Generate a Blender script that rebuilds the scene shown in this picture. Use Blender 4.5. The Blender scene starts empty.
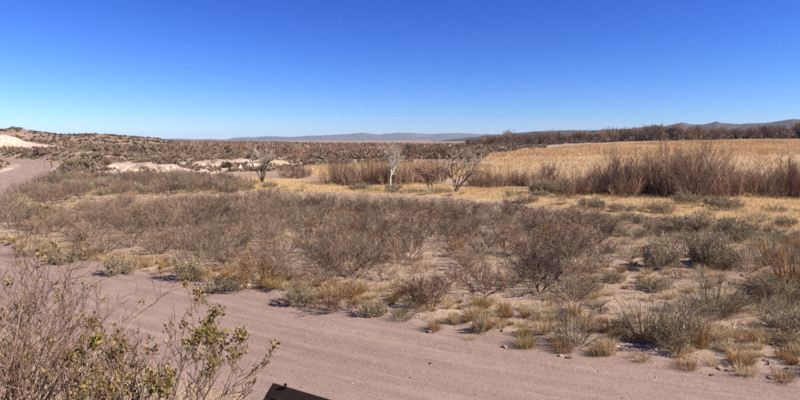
import bpy, math
import numpy as np
from mathutils import Vector, Matrix, noise as mnoise

SC = bpy.context.scene
COL = SC.collection
R = math.radians

# ------------------------------------------------------------------ camera, sky, sun, exposure
CAM_H = 4.5
FPX = 582.0                      # focal length in pixels of an 800 px wide frame
HOR = 140.0                      # row of the horizon in a 400 px high frame
PITCH = math.atan((200 - HOR) / FPX)
cam_data = bpy.data.cameras.new('camera')
cam_data.sensor_width = 36.0
cam_data.lens = 36.0 * FPX / 800.0
cam_data.clip_start = 0.1
cam_data.clip_end = 40000.0
cam = bpy.data.objects.new('camera', cam_data)
COL.objects.link(cam)
cam.location = (0, 0, CAM_H)
cam.rotation_euler = (R(90) - PITCH, 0, 0)
SC.camera = cam

SUN_EL, SUN_AZ = 38.0, 106.0     # azimuth clockwise from the view direction
world = bpy.data.worlds.new('World')
SC.world = world
world.use_nodes = True
wn = world.node_tree
sky = wn.nodes.new('ShaderNodeTexSky')
sky.sky_type = 'NISHITA'
sky.sun_disc = False
sky.sun_elevation = R(SUN_EL)
sky.sun_rotation = R(SUN_AZ)
sky.altitude = 1300
sky.air_density = 1.0
sky.dust_density = 0.2
sky.ozone_density = 3.0
bg = wn.nodes['Background']
bg.inputs['Strength'].default_value = 0.05
# clear high-desert air: the same deepening of the blue over the whole sky
sepc = wn.nodes.new('ShaderNodeSeparateColor'); comb = wn.nodes.new('ShaderNodeCombineColor')
wn.links.new(sky.outputs[0], sepc.inputs[0])
SKY_K = 0.115
for i_, (gain, gam) in enumerate(((0.80, 1.85), (0.92, 1.74), (1.33, 1.34))):
    a_ = wn.nodes.new('ShaderNodeMath'); a_.operation = 'MULTIPLY'; a_.inputs[1].default_value = SKY_K
    b_ = wn.nodes.new('ShaderNodeMath'); b_.operation = 'POWER'; b_.inputs[1].default_value = gam
    c_ = wn.nodes.new('ShaderNodeMath'); c_.operation = 'MULTIPLY'; c_.inputs[1].default_value = gain / 0.1
    d_ = wn.nodes.new('ShaderNodeMath'); d_.operation = 'MINIMUM'; d_.inputs[1].default_value = 12.0
    wn.links.new(sepc.outputs[i_], a_.inputs[0]); wn.links.new(a_.outputs[0], b_.inputs[0]); wn.links.new(b_.outputs[0], c_.inputs[0])
    wn.links.new(c_.outputs[0], d_.inputs[0]); wn.links.new(d_.outputs[0], comb.inputs[i_])
wn.links.new(comb.outputs[0], bg.inputs['Color'])

sun_data = bpy.data.lights.new('sun', 'SUN')
sun_data.energy = 4.7
sun_data.angle = R(0.5)
sun_data.color = (1.0, 0.92, 0.80)
sun = bpy.data.objects.new('sun', sun_data)
COL.objects.link(sun)
sdir = Vector((math.cos(R(SUN_EL)) * math.sin(R(SUN_AZ)), math.cos(R(SUN_EL)) * math.cos(R(SUN_AZ)), math.sin(R(SUN_EL))))
sun.rotation_euler = sdir.to_track_quat('Z', 'Y').to_euler()
sun.location = (60, -20, 60)

SC.view_settings.view_transform = 'Standard'
SC.view_settings.look = 'None'
SC.view_settings.exposure = 1.12
SC.view_settings.gamma = 1.0
SC.view_settings.use_curve_mapping = False
SC.render.engine = 'CYCLES'
SC.cycles.max_bounces = 6
SC.cycles.diffuse_bounces = 3
SC.cycles.transmission_bounces = 2
SC.cycles.volume_bounces = 0
SC.cycles.use_denoising = False
SC.cycles.denoiser = 'OPENIMAGEDENOISE'
SC.cycles.denoising_input_passes = 'RGB_ALBEDO_NORMAL'
SC.cycles.denoising_prefilter = 'ACCURATE'

# ------------------------------------------------------------------ numeric helpers
def smooth(a, b, x):
    t = np.clip((np.asarray(x, float) - a) / (b - a), 0, 1)
    return t * t * (3 - 2 * t)

_rng0 = np.random.default_rng(7)
_TAB = _rng0.random((256, 256))
def vnoise(x, y):
    x = np.asarray(x, float); y = np.asarray(y, float)
    xi = np.floor(x).astype(int); yi = np.floor(y).astype(int)
    fx = x - xi; fy = y - yi
    fx = fx * fx * (3 - 2 * fx); fy = fy * fy * (3 - 2 * fy)
    a = _TAB[xi & 255, yi & 255]; b = _TAB[(xi + 1) & 255, yi & 255]
    c = _TAB[xi & 255, (yi + 1) & 255]; d = _TAB[(xi + 1) & 255, (yi + 1) & 255]
    return (a * (1 - fx) + b * fx) * (1 - fy) + (c * (1 - fx) + d * fx) * fy
def fbm(x, y, o=4):
    s = 0; a = 0.5
    for k in range(o):
        s = s + a * (vnoise(x * 2 ** k + 17.3 * k, y * 2 ** k + 9.1 * k) - 0.5)
        a *= 0.5
    return s * 2           # about -1 .. 1

cp, sp = math.cos(PITCH), math.sin(PITCH)
def G(x, y, z=0.1):
    """point of the flat ground seen at photo position (x, y)"""
    u = (x - 400) / FPX; v = (200 - y) / FPX
    d = np.array([u, cp + v * sp, -sp + v * cp])
    t = (z - CAM_H) / d[2]
    return float(d[0] * t), float(d[1] * t)
def W(x, Y):
    """ground point in the direction of column x, Y metres ahead"""
    return ((x - 400) / FPX * (Y * cp + 0.4), Y)

def inpoly(px, py, poly):
    px = np.asarray(px); py = np.asarray(py)
    ins = np.zeros(px.shape, bool)
    n = len(poly)
    for i in range(n):
        x1, y1 = poly[i]; x2, y2 = poly[(i + 1) % n]
        c = ((y1 > py) != (y2 > py))
        with np.errstate(divide='ignore', invalid='ignore'):
            xin = (x2 - x1) * (py - y1) / ((y2 - y1) if y2 != y1 else 1e-9) + x1
        ins ^= c & (px < xin)
    return ins

# ------------------------------------------------------------------ road line
edge_px = [(800, 379), (700, 366), (600, 352.5), (500, 338), (400, 321), (300, 303), (200, 284), (100, 266), (0, 248)]
far_edge = [np.array(G(x, y, 0.0)) for x, y in edge_px]
dirn = far_edge[0] - far_edge[4]; dirn /= np.linalg.norm(dirn)
fe = [far_edge[0] + dirn * 40, far_edge[0] + dirn * 15] + far_edge
fe += [np.array(p) for p in [(-21.5, 29.5), (-27.5, 39.0), (-34.5, 51.5), (-47.5, 77.0), (-61.0, 103.0), (-78.0, 124.0), (-104.0, 141.0), (-150.0, 152.0), (-230, 160)]]
def catmull(P, n=24):
    P = [2 * P[0] - P[1]] + list(P) + [2 * P[-1] - P[-2]]
    out = []
    for i in range(1, len(P) - 2):
        for t in np.linspace(0, 1, n, endpoint=False):
            out.append(0.5 * (2 * P[i] + (P[i + 1] - P[i - 1]) * t + (2 * P[i - 1] - 5 * P[i] + 4 * P[i + 1] - P[i + 2]) * t * t
                              + (3 * P[i] - P[i - 1] - 3 * P[i + 1] + P[i + 2]) * t ** 3))
    out.append(P[-2])
    return np.array(out)
feL = catmull(fe, 20)
# smooth
for _ in range(60):
    feL[1:-1] = 0.25 * feL[:-2] + 0.5 * feL[1:-1] + 0.25 * feL[2:]
tan = np.gradient(feL, axis=0); tan /= np.linalg.norm(tan, axis=1)[:, None]
nrm = np.stack([-tan[:, 1], tan[:, 0]], 1)     # towards the camera side
ROAD_W = 5.0
if np.dot(nrm[len(nrm) // 4], -feL[len(nrm) // 4]) < 0: nrm = -nrm
CL = feL + nrm * (ROAD_W / 2)
CLs = np.concatenate([[0], np.cumsum(np.linalg.norm(np.diff(CL, axis=0), axis=1))])

def road_dist(x, y):
    """signed distance to the centre line, positive on the camera side"""
    x = np.asarray(x, float).ravel(); y = np.asarray(y, float).ravel()
    out = np.empty(len(x))
    for a in range(0, len(x), 20000):
        dx = x[a:a + 20000, None] - CL[None, :, 0]; dy = y[a:a + 20000, None] - CL[None, :, 1]
        k = np.argmin(dx * dx + dy * dy, 1)
        r = np.arange(len(k))
        ddx, ddy = dx[r, k], dy[r, k]
        s = ddx * nrm[k, 0] + ddy * nrm[k, 1]
        d = np.sqrt(ddx ** 2 + ddy ** 2)
        out[a:a + 20000] = np.where(np.abs(s) < d * 0.3, np.sign(s + 1e-9) * d, s)
    return out

# ------------------------------------------------------------------ terrain
TERR_LINE = [(-140, 96), (-60, 84), (-44, 69), (-35.6, 69.5), (-26, 76), (-21, 96), (-18, 130), (30, 210), (400, 300)]
_tx = np.array([p[0] for p in TERR_LINE]); _ty = np.array([p[1] for p in TERR_LINE])
MESA_U = np.array([-6, -1.3, -1.0, -0.80, -0.687, -0.653, -0.635, -0.60, -0.58, -0.55, -0.52, -0.50, -0.46, -0.44, -0.425, -0.415, -0.40, -0.36, 6])
MESA_Z = np.array([9, 10, 10.5, 10.5, 10.3, 11.3, 10.0, 8.4, 7.6, 7.9, 8.2, 7.7, 6.6, 6.0, 5.6, 5.2, 3.6, 2.6, 2.6]) - 0.6
def mound(x, y):
    q = ((x + 150) / 44) ** 2 + ((y - 185) / 20) ** 2
    return np.clip(1 - q, 0, 1) ** 0.7

def H(x, y, road=True):
    x = np.asarray(x, float); y = np.asarray(y, float)
    shp = x.shape
    x = x.ravel(); y = y.ravel()
    r = np.hypot(x, y)
    near = r < 260
    rd = np.full(x.shape, 999.0)
    rd[near] = road_dist(x[near], y[near])
    z = 0.10 + 0.22 * fbm(x / 9, y / 9) * smooth(12, 26, r) + 0.07 * fbm(x / 1.3 + 5, y / 1.3) + 0.5 * fbm(x / 60 + 3, y / 60) * smooth(60, 160, r)
    u = x / np.maximum(y, 1.0)
    front = smooth(0, 20, y)
    # terrace with an eroded pale bank
    yl = np.interp(x, _tx, _ty) + 9 * fbm(x / 9, y / 14 + 40) + 3.0 * fbm(x / 2.0, y / 4)
    terr = smooth(0, 2.2, y - yl) * (0.6 + 0.7 * fbm(x / 7 + 4, y / 9)) + smooth(9, 11.5, y - yl + 5 * fbm(x / 6, y / 6 + 8)) * 0.5 + smooth(10, 60, y - yl) * 0.5
    terr = terr + 0.4 * fbm(x / 2.5, y / 2.5) * smooth(-6, 2, y - yl) * smooth(60, 20, y - yl)
    terr = terr * smooth(-0.12, -0.26, u) * front * smooth(3.5, 9, np.abs(rd))
    z += terr
    # rise of the far field
    z += smooth(0.0, 0.62, u) * np.clip(y - 70, 0, 700) * 0.0185 * front
    z += 1.2 * smooth(120, 420, y) * smooth(0.15, -0.1, u) * 0.8
    # mound with a pale cut beside the road
    z += 4.0 * mound(x, y) * (1 + 0.55 * fbm(x / 9, y / 9)) * smooth(3.0, 16, np.abs(rd))
    # low mesa
    mz = np.interp(u, MESA_U, MESA_Z)
    z += np.maximum(mz - 2.0, 0) * smooth(250, 400, r + 25 * fbm(x / 40, y / 40)) * front * (1 + 0.10 * fbm(x / 14, y / 14)) * smooth(-0.3, -0.4, u)
    # bluff that carries the camera
    dn = rd - ROAD_W / 2
    bl = smooth(0.4, 7.6, dn) * 2.9 * smooth(70, 25, r)
    z = np.where(near & (rd > 0), z * smooth(60, 15, bl * 20) * 1.0 + bl + 0.05 * fbm(x / 0.8, y / 0.8), z)
    if road:
        e = ROAD_W / 2 + 0.28 * fbm(x / 1.1 + 9, y / 1.1) + 0.12 * fbm(x / 0.3, y / 0.3)
        k = smooth(0.0, 0.35, np.abs(rd) - e)
        z = np.where(near, z * k + (-0.09) * (1 - k), z)
    return z.reshape(shp)
def h1(x, y): return float(H(np.array([x]), np.array([y]))[0])

GOLD_POLYS = []
def gold_poly(pts): GOLD_POLYS.append(pts)
gold_poly([G(205, 190), G(260, 192), G(330, 193), G(420, 196), G(500, 201), G(560, 208), G(640, 214), G(800, 230), G(900, 242), G(900, 192), G(800, 195), G(640, 194), G(560, 190), G(480, 185), G(330, 181), G(250, 178)])
gold_poly([W(475, 62), W(480, 90), W(488, 165), W(530, 215), W(600, 265), W(700, 300), W(800, 320), W(980, 330), W(960, 58), W(800, 50), W(600, 55)])
gold_poly([W(300, 86), W(330, 98), W(420, 108), W(490, 100), W(490, 70), W(400, 66), W(330, 66)])
def goldness(x, y):
    x = np.asarray(x, float); y = np.asarray(y, float)
    g = np.zeros(x.shape)
    jx = x + 2.2 * fbm(x / 6, y / 6); jy = y + 3.5 * fbm(x / 6 + 30, y / 6)
    for p in GOLD_POLYS: g = np.maximum(g, inpoly(jx, jy, p).astype(float))
    return g

# ------------------------------------------------------------------ mesh helpers
def make_mesh(name, V, quads=None, tris=None, tint=None, smooth_shade=False, cols=None):
    me = bpy.data.meshes.new(name)
    V = np.asarray(V, np.float32)
    nq = 0 if quads is None else len(quads); nt = 0 if tris is None else len(tris)
    me.vertices.add(len(V)); me.vertices.foreach_set('co', V.ravel())
    lp = np.concatenate([a for a in [np.asarray(quads, np.int32).ravel() if nq else None, np.asarray(tris, np.int32).ravel() if nt else None] if a is not None])
    me.loops.add(len(lp)); me.loops.foreach_set('vertex_index', lp)
    st = np.concatenate([np.arange(nq) * 4, nq * 4 + np.arange(nt) * 3]).astype(np.int32)
    me.polygons.add(nq + nt); me.polygons.foreach_set('loop_start', st)
    me.update(calc_edges=True)
    if tint is not None:
        a = me.attributes.new('tint', 'FLOAT', 'POINT'); a.data.foreach_set('value', np.asarray(tint, np.float32))
    if cols is not None:
        a = me.attributes.new('zone', 'FLOAT_COLOR', 'POINT'); a.data.foreach_set('color', np.asarray(cols, np.float32).ravel())
    me.polygons.foreach_set('use_smooth', np.full(nq + nt, smooth_shade))
    return me

class MB:
    def __init__(s): s.V = []; s.Q = []; s.T = []; s.t = []; s.n = 0; s.tubes = {}
    def add(s, V, Q=None, T=None, tint=0.5):
        V = np.asarray(V, float)
        s.V.append(V)
        if Q is not None and len(Q): s.Q.append(np.asarray(Q) + s.n)
        if T is not None and len(T): s.T.append(np.asarray(T) + s.n)
        s.t.append(np.broadcast_to(np.asarray(tint, float), (len(V),)))
        s.n += len(V)
    def tube(s, P, rad, tint=0.5, sides=3):
        s.tubes.setdefault((len(P), sides), []).append((P, rad, tint))
    def flush(s):
        """all tubes of one length and side count at once"""
        for (n, sides), L in s.tubes.items():
            P = np.array([t[0] for t in L]); rad = np.array([t[1] for t in L]); tint = np.array([t[2] for t in L])
            d = np.gradient(P, axis=1); d /= np.linalg.norm(d, axis=2, keepdims=True) + 1e-9
            ref = np.where(np.abs(d[:, :1, 2:3]) < 0.8, np.array([0.31, 0.2, 0.93]), np.array([0.9, 0.3, 0.1]))
            a = np.cross(d, ref); a /= np.linalg.norm(a, axis=2, keepdims=True) + 1e-9
            b = np.cross(d, a)
            ang = np.arange(sides) * 2 * np.pi / sides
            ring = (a[:, :, None, :] * np.cos(ang)[None, None, :, None] + b[:, :, None, :] * np.sin(ang)[None, None, :, None]) * rad[:, :, None, None]
            V = (P[:, :, None, :] + ring).reshape(-1, 3)
            i = np.arange(n - 1)[:, None] * sides; k = np.arange(sides)[None, :]; k2 = (k + 1) % sides
            Q = np.stack([i + k, i + k2, i + sides + k2, i + sides + k], -1).reshape(-1, 4)
            Q = (Q[None] + np.arange(len(L))[:, None, None] * n * sides).reshape(-1, 4)
            s.add(V, Q, None, np.repeat(tint, n * sides))
        s.tubes = {}
    def box(s, c, h, M=None, tint=0.5):
        V = np.array([[x, y, z] for x in (-1, 1) for y in (-1, 1) for z in (-1, 1)], float) * np.asarray(h)
        if M is not None: V = V @ np.asarray(M).T
        s.add(V + np.asarray(c), [[0, 1, 3, 2], [4, 6, 7, 5], [0, 4, 5, 1], [2, 3, 7, 6], [0, 2, 6, 4], [1, 5, 7, 3]], None, tint)
    def mesh(s, name, smooth_shade=False):
        s.flush()
        return make_mesh(name, np.concatenate(s.V), np.concatenate(s.Q) if s.Q else None, np.concatenate(s.T) if s.T else None, np.concatenate(s.t), smooth_shade)

def unit(v): return v / (math.sqrt(v[0] * v[0] + v[1] * v[1] + v[2] * v[2]) + 1e-9)
def cross(a, b): return np.array((a[1] * b[2] - a[2] * b[1], a[2] * b[0] - a[0] * b[2], a[0] * b[1] - a[1] * b[0]))
UP = np.array([0, 0, 1.0])

def branch(B, rng, p, d, L, r, lv, S, tips, tint=None, Btop=None):
    """one tapered limb and, recursively, its side shoots; levels >= S['split'] go to Btop"""
    n = S['seg'][lv]
    P = [p]; dd = d
    for i in range(n):
        dd = unit(dd + rng.normal(0, S['wob'][lv], 3) + UP * S['up'][lv])
        P.append(P[-1] + dd * L / n)
    P = np.array(P)
    rad = r * np.linspace(1, S['tap'][lv], n + 1)
    t = rng.random() if tint is None else tint * 0.6 + 0.4 * rng.random()
    (Btop if (Btop is not None and lv >= S.get('split', 99)) else B).tube(P, rad, t, S.get('sides', (3,) * 9)[lv])
    if lv + 1 < len(S['seg']):
        m = S['kids'][lv]; m = int(m * (0.75 + 0.5 * rng.random()) + 0.5)
        for q in range(m):
            f = S['lo'][lv] + (1 - S['lo'][lv]) * (q + rng.random()) / m
            x = f * n; i = min(int(x), n - 1)
            bp = P[i] * (1 - x + i) + P[i + 1] * (x - i)
            ax = unit(P[i + 1] - P[i])
            ph = rng.random() * 6.283; th = S['ang'][lv] * (0.6 + 0.8 * rng.random())
            a = unit(cross(ax, UP + 0.01)); b = cross(ax, a)
            cd = unit(ax * math.cos(th) + (a * math.cos(ph) + b * math.sin(ph)) * math.sin(th))
            if cd[2] < S.get('minz', -0.15): cd[2] = S.get('minz', -0.15) + 0.3 * rng.random(); cd = unit(cd)
            branch(B, rng, bp, cd, L * S['len'][lv] * (1.15 - 0.55 * f) * (0.7 + 0.6 * rng.random()),
                   max(r * (1 - f * (1 - S['tap'][lv])) * S['thin'][lv], S['rmin']), lv + 1, S, tips, t, Btop)
    else:
        tips.append((P[-1], dd, L)); tips.append((P[len(P) // 2], dd, L))

def fan(B, rng, S, n, height, spread, rbase, r0, tips, Btop=None, hvar=0.35, base=(0, 0, 0)):
    for k in range(n):
        ph = 6.283 * (k + rng.random()) / n; th = spread * math.sqrt(rng.random())
        d = np.array([math.sin(th) * math.cos(ph), math.sin(th) * math.sin(ph), math.cos(th)])
        p = np.array(base) + np.array([math.cos(ph), math.sin(ph), 0]) * rbase * math.sqrt(rng.random()) + np.array([0, 0, -0.04])
        branch(B, rng, p, d, height * (1 - hvar * rng.random()), r0 * (0.7 + 0.6 * rng.random()), 0, S, tips, None, Btop)

def blades(rng, n, rbase, height, lean, width, droop=0.3, hvar=0.5, base=None, seg=2):
    """n curved grass blades; returns V, Q, T, tint"""
    ph = rng.random(n) * 6.283
    rr = rbase * np.sqrt(rng.random(n))
    bx = rr * np.cos(ph); by = rr * np.sin(ph)
    if base is not None: bx = bx + base[:, 0]; by = by + base[:, 1]
    bz = np.full(n, -0.02) if base is None else base[:, 2] - 0.02
    az = ph + rng.normal(0, 0.7, n)
    th = np.abs(rng.normal(0, lean, n)) + 0.25 * lean
    h = height * (1 - hvar * rng.random(n))
    dx, dy = np.cos(az), np.sin(az)
    w = width * (0.6 + 0.8 * rng.random(n))
    wa = rng.random(n) * 6.283
    wx, wy = np.cos(wa) * w, np.sin(wa) * w
    def at(f):
        out = np.sin(th) * f * h + droop * f * f * h * np.sin(th)
        return np.stack([bx + dx * out, by + dy * out, bz + h * f * np.cos(th) * (1 - droop * 0.35 * f)], 1)
    b0, b1, b2 = at(0), at(0.55), at(1.0)
    wv = np.stack([wx, wy, np.zeros(n)], 1)
    V = np.stack([b0 - wv, b0 + wv, b1 - wv * 0.8, b1 + wv * 0.8, b2], 1).reshape(-1, 3)
    i = np.arange(n) * 5
    Q = np.stack([i, i + 1, i + 3, i + 2], 1); T = np.stack([i + 2, i + 3, i + 4], 1)
    return V, Q, T, np.repeat(rng.random(n), 5)

def leaflets(rng, tips, n_per, size, jitter, up=0.3):
    """small folded leaves around twig ends"""
    V = []; T = []; Q = []; tt = []; k = 0
    for (p, d, L) in tips:
        for _ in range(n_per):
            c = p + rng.normal(0, jitter, 3) - d * L * 0.4 * rng.random()
            a = unit(d + rng.normal(0, 0.8, 3) + UP * up); b = unit(cross(a, rng.normal(0, 1, 3)))
            nrm_ = cross(a, b)
            s = size * (0.6 + 0.8 * rng.random())
            V += [c, c + a * s * 0.5 + b * s * 0.32 + nrm_ * s * .1, c + a * s, c + a * s * 0.5 - b * s * 0.32 + nrm_ * s * .1]
            T += [[k, k + 1, k + 2], [k, k + 2, k + 3]]; k += 4
            tt += [rng.random()] * 4
    return np.array(V), T, np.array(tt)

# ------------------------------------------------------------------ materials
def nodes(name):
    m = bpy.data.materials.new(name); m.use_nodes = True
    nt = m.node_tree; p = nt.nodes['Principled BSDF']
    p.inputs['Roughness'].default_value = 0.85
    p.inputs['Specular IOR Level'].default_value = 0.2
    return m, nt, p
def N(nt, t, **k):
    n = nt.nodes.new(t)
    for a, b in k.items():
        if a.startswith('i_'): n.inputs[int(a[2:])].default_value = b
        else: setattr(n, a, b)
    return n
def mixc(nt, f, a, b, blend='MIX'):
    n = nt.nodes.new('ShaderNodeMix'); n.data_type = 'RGBA'; n.blend_type = blend
    for s, v in ((n.inputs[0], f), (n.inputs[6], a), (n.inputs[7], b)):
        if hasattr(v, 'node'): nt.links.new(v, s)
        elif isinstance(v, tuple): s.default_value = (*v, 1)
        else: s.default_value = v
    return n.outputs[2]
def ramp(nt, src, lo, hi, v0=0.0, v1=1.0):
    n = nt.nodes.new('ShaderNodeMapRange'); n.inputs[1].default_value = lo; n.inputs[2].default_value = hi
    n.inputs[3].default_value = v0; n.inputs[4].default_value = v1
    nt.links.new(src, n.inputs[0]); return n.outputs[0]
def tex(nt, scale, coord, detail=4, rough=0.6, dims='3D'):
    n = nt.nodes.new('ShaderNodeTexNoise'); n.inputs['Scale'].default_value = scale
    n.inputs['Detail'].default_value = detail; n.inputs['Roughness'].default_value = rough
    nt.links.new(coord, n.inputs['Vector']); return n.outputs[0]

def veg(name, c1, c2, c3=None, trans=0.0, var=0.5):
    """twigs, stems, blades: colour varies from plant to plant (c1..c2) and from shoot to shoot"""
    m, nt, p = nodes(name)
    oi = N(nt, 'ShaderNodeObjectInfo')
    at = N(nt, 'ShaderNodeAttribute', attribute_name='tint')
    c = mixc(nt, oi.outputs['Random'], c1, c2)
    if c3 is not None:
        c = mixc(nt, ramp(nt, at.outputs['Fac'], 0.62, 1.0), c, c3)
    br = ramp(nt, at.outputs['Fac'], 0, 1, 1 - var, 1 + var)
    # brightness of each shoot
    n = nt.nodes.new('ShaderNodeVectorMath'); n.operation = 'SCALE'
    nt.links.new(c, n.inputs[0]); nt.links.new(br, n.inputs['Scale'])
    nt.links.new(n.outputs[0], p.inputs['Base Color'])
    if trans > 0:
        t = N(nt, 'ShaderNodeBsdfTranslucent'); nt.links.new(n.outputs[0], t.inputs[0])
        mx = N(nt, 'ShaderNodeMixShader'); mx.inputs[0].default_value = trans
        nt.links.new(p.outputs[0], mx.inputs[1]); nt.links.new(t.outputs[0], mx.inputs[2])
        nt.links.new(mx.outputs[0], nt.nodes['Material Output'].inputs[0])
    return m

M = {}
M['twig'] = veg('grey_brown_twig', (0.215, 0.153, 0.106), (0.178, 0.12, 0.083), (0.31, 0.237, 0.172))
M['twig_dark'] = veg('dark_brown_twig', (0.119, 0.081, 0.058), (0.090, 0.060, 0.044), (0.180, 0.133, 0.099))
M['twig_red'] = veg('russet_twig', (0.275, 0.165, 0.108), (0.235, 0.14, 0.095), (0.36, 0.235, 0.16))
M['twig_orange'] = veg('rusty_stem', (0.216, 0.115, 0.056), (0.180, 0.105, 0.056), (0.259, 0.175, 0.099))
M['twig_pale'] = veg('pale_grey_branch', (0.40, 0.335, 0.265), (0.37, 0.305, 0.24), (0.46, 0.395, 0.32))
M['twig_ash'] = veg('ash_grey_branch', (0.40, 0.335, 0.27), (0.38, 0.315, 0.25), (0.45, 0.385, 0.315), var=0.3)
M['twig_mid'] = veg('grey_branch', (0.27, 0.21, 0.16), (0.25, 0.19, 0.145), (0.36, 0.29, 0.225))
M['twig_white'] = veg('white_bark', (0.52, 0.47, 0.40), (0.50, 0.45, 0.39), (0.56, 0.51, 0.45), var=0.2)
M['twig_far'] = veg('distant_twig', (0.29, 0.185, 0.120), (0.22, 0.145, 0.10), (0.36, 0.245, 0.165))
M['twig_far_pale'] = veg('distant_tan_twig', (0.30, 0.21, 0.145), (0.25, 0.17, 0.115), (0.36, 0.265, 0.185))
M['sage'] = veg('grey_green_leaf', (0.28, 0.225, 0.135), (0.30, 0.235, 0.15), (0.40, 0.33, 0.215), trans=0.15)
M['sage_twig'] = veg('grey_stem', (0.265, 0.20, 0.13), (0.23, 0.17, 0.115), (0.38, 0.30, 0.21))
M['spike'] = veg('olive_grey_stem', (0.25, 0.205, 0.115), (0.22, 0.185, 0.11), (0.36, 0.30, 0.18))
M['straw'] = veg('dry_straw', (0.46, 0.340, 0.195), (0.40, 0.285, 0.155), (0.54, 0.425, 0.265), trans=0.25, var=0.35)
M['straw_orange'] = veg('tawny_straw', (0.302, 0.171, 0.076), (0.259, 0.143, 0.066), (0.374, 0.252, 0.125), trans=0.25, var=0.35)
M['gold'] = veg('golden_grass', (0.56, 0.39, 0.19), (0.56, 0.39, 0.19), (0.64, 0.47, 0.255), trans=0.25, var=0.35)
M['reed'] = veg('tan_reed', (0.45, 0.275, 0.135), (0.45, 0.275, 0.135), (0.60, 0.415, 0.225), trans=0.25, var=0.45)
M['weed'] = veg('olive_yellow_stem', (0.31, 0.225, 0.085), (0.27, 0.205, 0.09), (0.40, 0.29, 0.13), trans=0.2, var=0.4)
M['litter'] = veg('dry_litter', (0.216, 0.158, 0.109), (0.216, 0.158, 0.109), (0.324, 0.252, 0.178))
M['terrace'] = veg('grey_brown_brush', (0.17, 0.118, 0.08), (0.17, 0.118, 0.08), (0.29, 0.22, 0.155))
M['scrub'] = veg('dark_scrub_leaf', (0.090, 0.064, 0.040), (0.108, 0.076, 0.048), (0.144, 0.105, 0.066))
M['creo_stem'] = veg('creosote_stem', (0.15, 0.094, 0.066), (0.135, 0.085, 0.06), (0.28, 0.19, 0.14), var=0.55)
M['creo_leaf'] = veg('creosote_leaf', (0.155, 0.118, 0.028), (0.14, 0.108, 0.028), (0.25, 0.175, 0.05), trans=0.25, var=0.5)
M['creo_dry'] = veg('creosote_dry_leaf', (0.216, 0.140, 0.056), (0.194, 0.126, 0.053), (0.288, 0.203, 0.099), trans=0.2, var=0.4)

def ground_mat():
    m, nt, p = nodes('desert_ground')
    g = N(nt, 'ShaderNodeNewGeometry'); P = g.outputs['Position']
    z = N(nt, 'ShaderNodeAttribute', attribute_name='zone')
    sep = N(nt, 'ShaderNodeSeparateColor'); nt.links.new(z.outputs['Color'], sep.inputs[0])
    n1 = tex(nt, 0.35, P, 6, 0.65); n2 = tex(nt, 3.0, P, 6, 0.7); n3 = tex(nt, 30.0, P, 3, 0.7); n4 = tex(nt, 0.03, P, 5, 0.6)
    sand = mixc(nt, ramp(nt, n1, 0.35, 0.65), (0.281, 0.193, 0.135), (0.382, 0.283, 0.205))
    sand = mixc(nt, ramp(nt, n2, 0.5, 0.72), sand, (0.194, 0.130, 0.092))
    gold = mixc(nt, ramp(nt, n1, 0.35, 0.65), (0.360, 0.241, 0.125), (0.446, 0.315, 0.178))
    pale = mixc(nt, ramp(nt, tex(nt, 1.1, P, 7, 0.75), 0.42, 0.6), (0.62, 0.50, 0.40), (0.30, 0.215, 0.155))
    rock = mixc(nt, ramp(nt, tex(nt, 0.12, P, 8, 0.75), 0.42, 0.62), (0.31, 0.215, 0.152), (0.19, 0.13, 0.092))
    c = mixc(nt, sep.outputs[0], sand, gold)
    c = mixc(nt, sep.outputs[2], c, rock)
    c = mixc(nt, sep.outputs[1], c, pale)
    f = ramp(nt, n3, 0.3, 0.75, 0.8, 1.15)
    s = N(nt, 'ShaderNodeVectorMath', operation='SCALE'); nt.links.new(c, s.inputs[0]); nt.links.new(f, s.inputs['Scale'])
    nt.links.new(s.outputs[0], p.inputs['Base Color'])
    b = N(nt, 'ShaderNodeBump'); b.inputs['Strength'].default_value = 0.6; b.inputs['Distance'].default_value = 0.05
    ad = N(nt, 'ShaderNodeMath', operation='ADD'); nt.links.new(n2, ad.inputs[0]); nt.links.new(n3, ad.inputs[1])
    nt.links.new(ad.outputs[0], b.inputs['Height']); nt.links.new(b.outputs[0], p.inputs['Normal'])
    return m
M['ground'] = ground_mat()

def road_mat():
    m, nt, p = nodes('graded_dirt')
    uv = N(nt, 'ShaderNodeUVMap', uv_map='along')         # u metres along, v metres across
    g = N(nt, 'ShaderNodeNewGeometry'); P = g.outputs['Position']
    mp = N(nt, 'ShaderNodeMapping'); mp.inputs['Scale'].default_value = (0.06, 1.0, 1.0); nt.links.new(uv.outputs[0], mp.inputs[0])
    st = tex(nt, 2.6, mp.outputs[0], 6, 0.65)
    st2 = tex(nt, 9.0, mp.outputs[0], 4, 0.6)
    n1 = tex(nt, 0.5, P, 5, 0.6); n2 = tex(nt, 14.0, P, 4, 0.75); n3 = tex(nt, 60, P, 2, 0.7)
    c = mixc(nt, ramp(nt, st, 0.36, 0.64), (0.25, 0.172, 0.142), (0.315, 0.224, 0.186))
    c = mixc(nt, ramp(nt, st2, 0.55, 0.72, 0, 0.6), c, (0.40, 0.292, 0.236))
    c = mixc(nt, ramp(nt, n1, 0.5, 0.72, 0, 0.5), c, (0.36, 0.258, 0.205))
    f = ramp(nt, n2, 0.3, 0.75, 0.82, 1.14)
    s = N(nt, 'ShaderNodeVectorMath', operation='SCALE'); nt.links.new(c, s.inputs[0]); nt.links.new(f, s.inputs['Scale'])
    nt.links.new(s.outputs[0], p.inputs['Base Color'])
    b = N(nt, 'ShaderNodeBump'); b.inputs['Strength'].default_value = 0.7; b.inputs['Distance'].default_value = 0.03
    ad = N(nt, 'ShaderNodeMath', operation='ADD'); nt.links.new(n2, ad.inputs[0]); nt.links.new(n3, ad.inputs[1])
    nt.links.new(ad.outputs[0], b.inputs['Height']); nt.links.new(b.outputs[0], p.inputs['Normal'])
    return m
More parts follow.
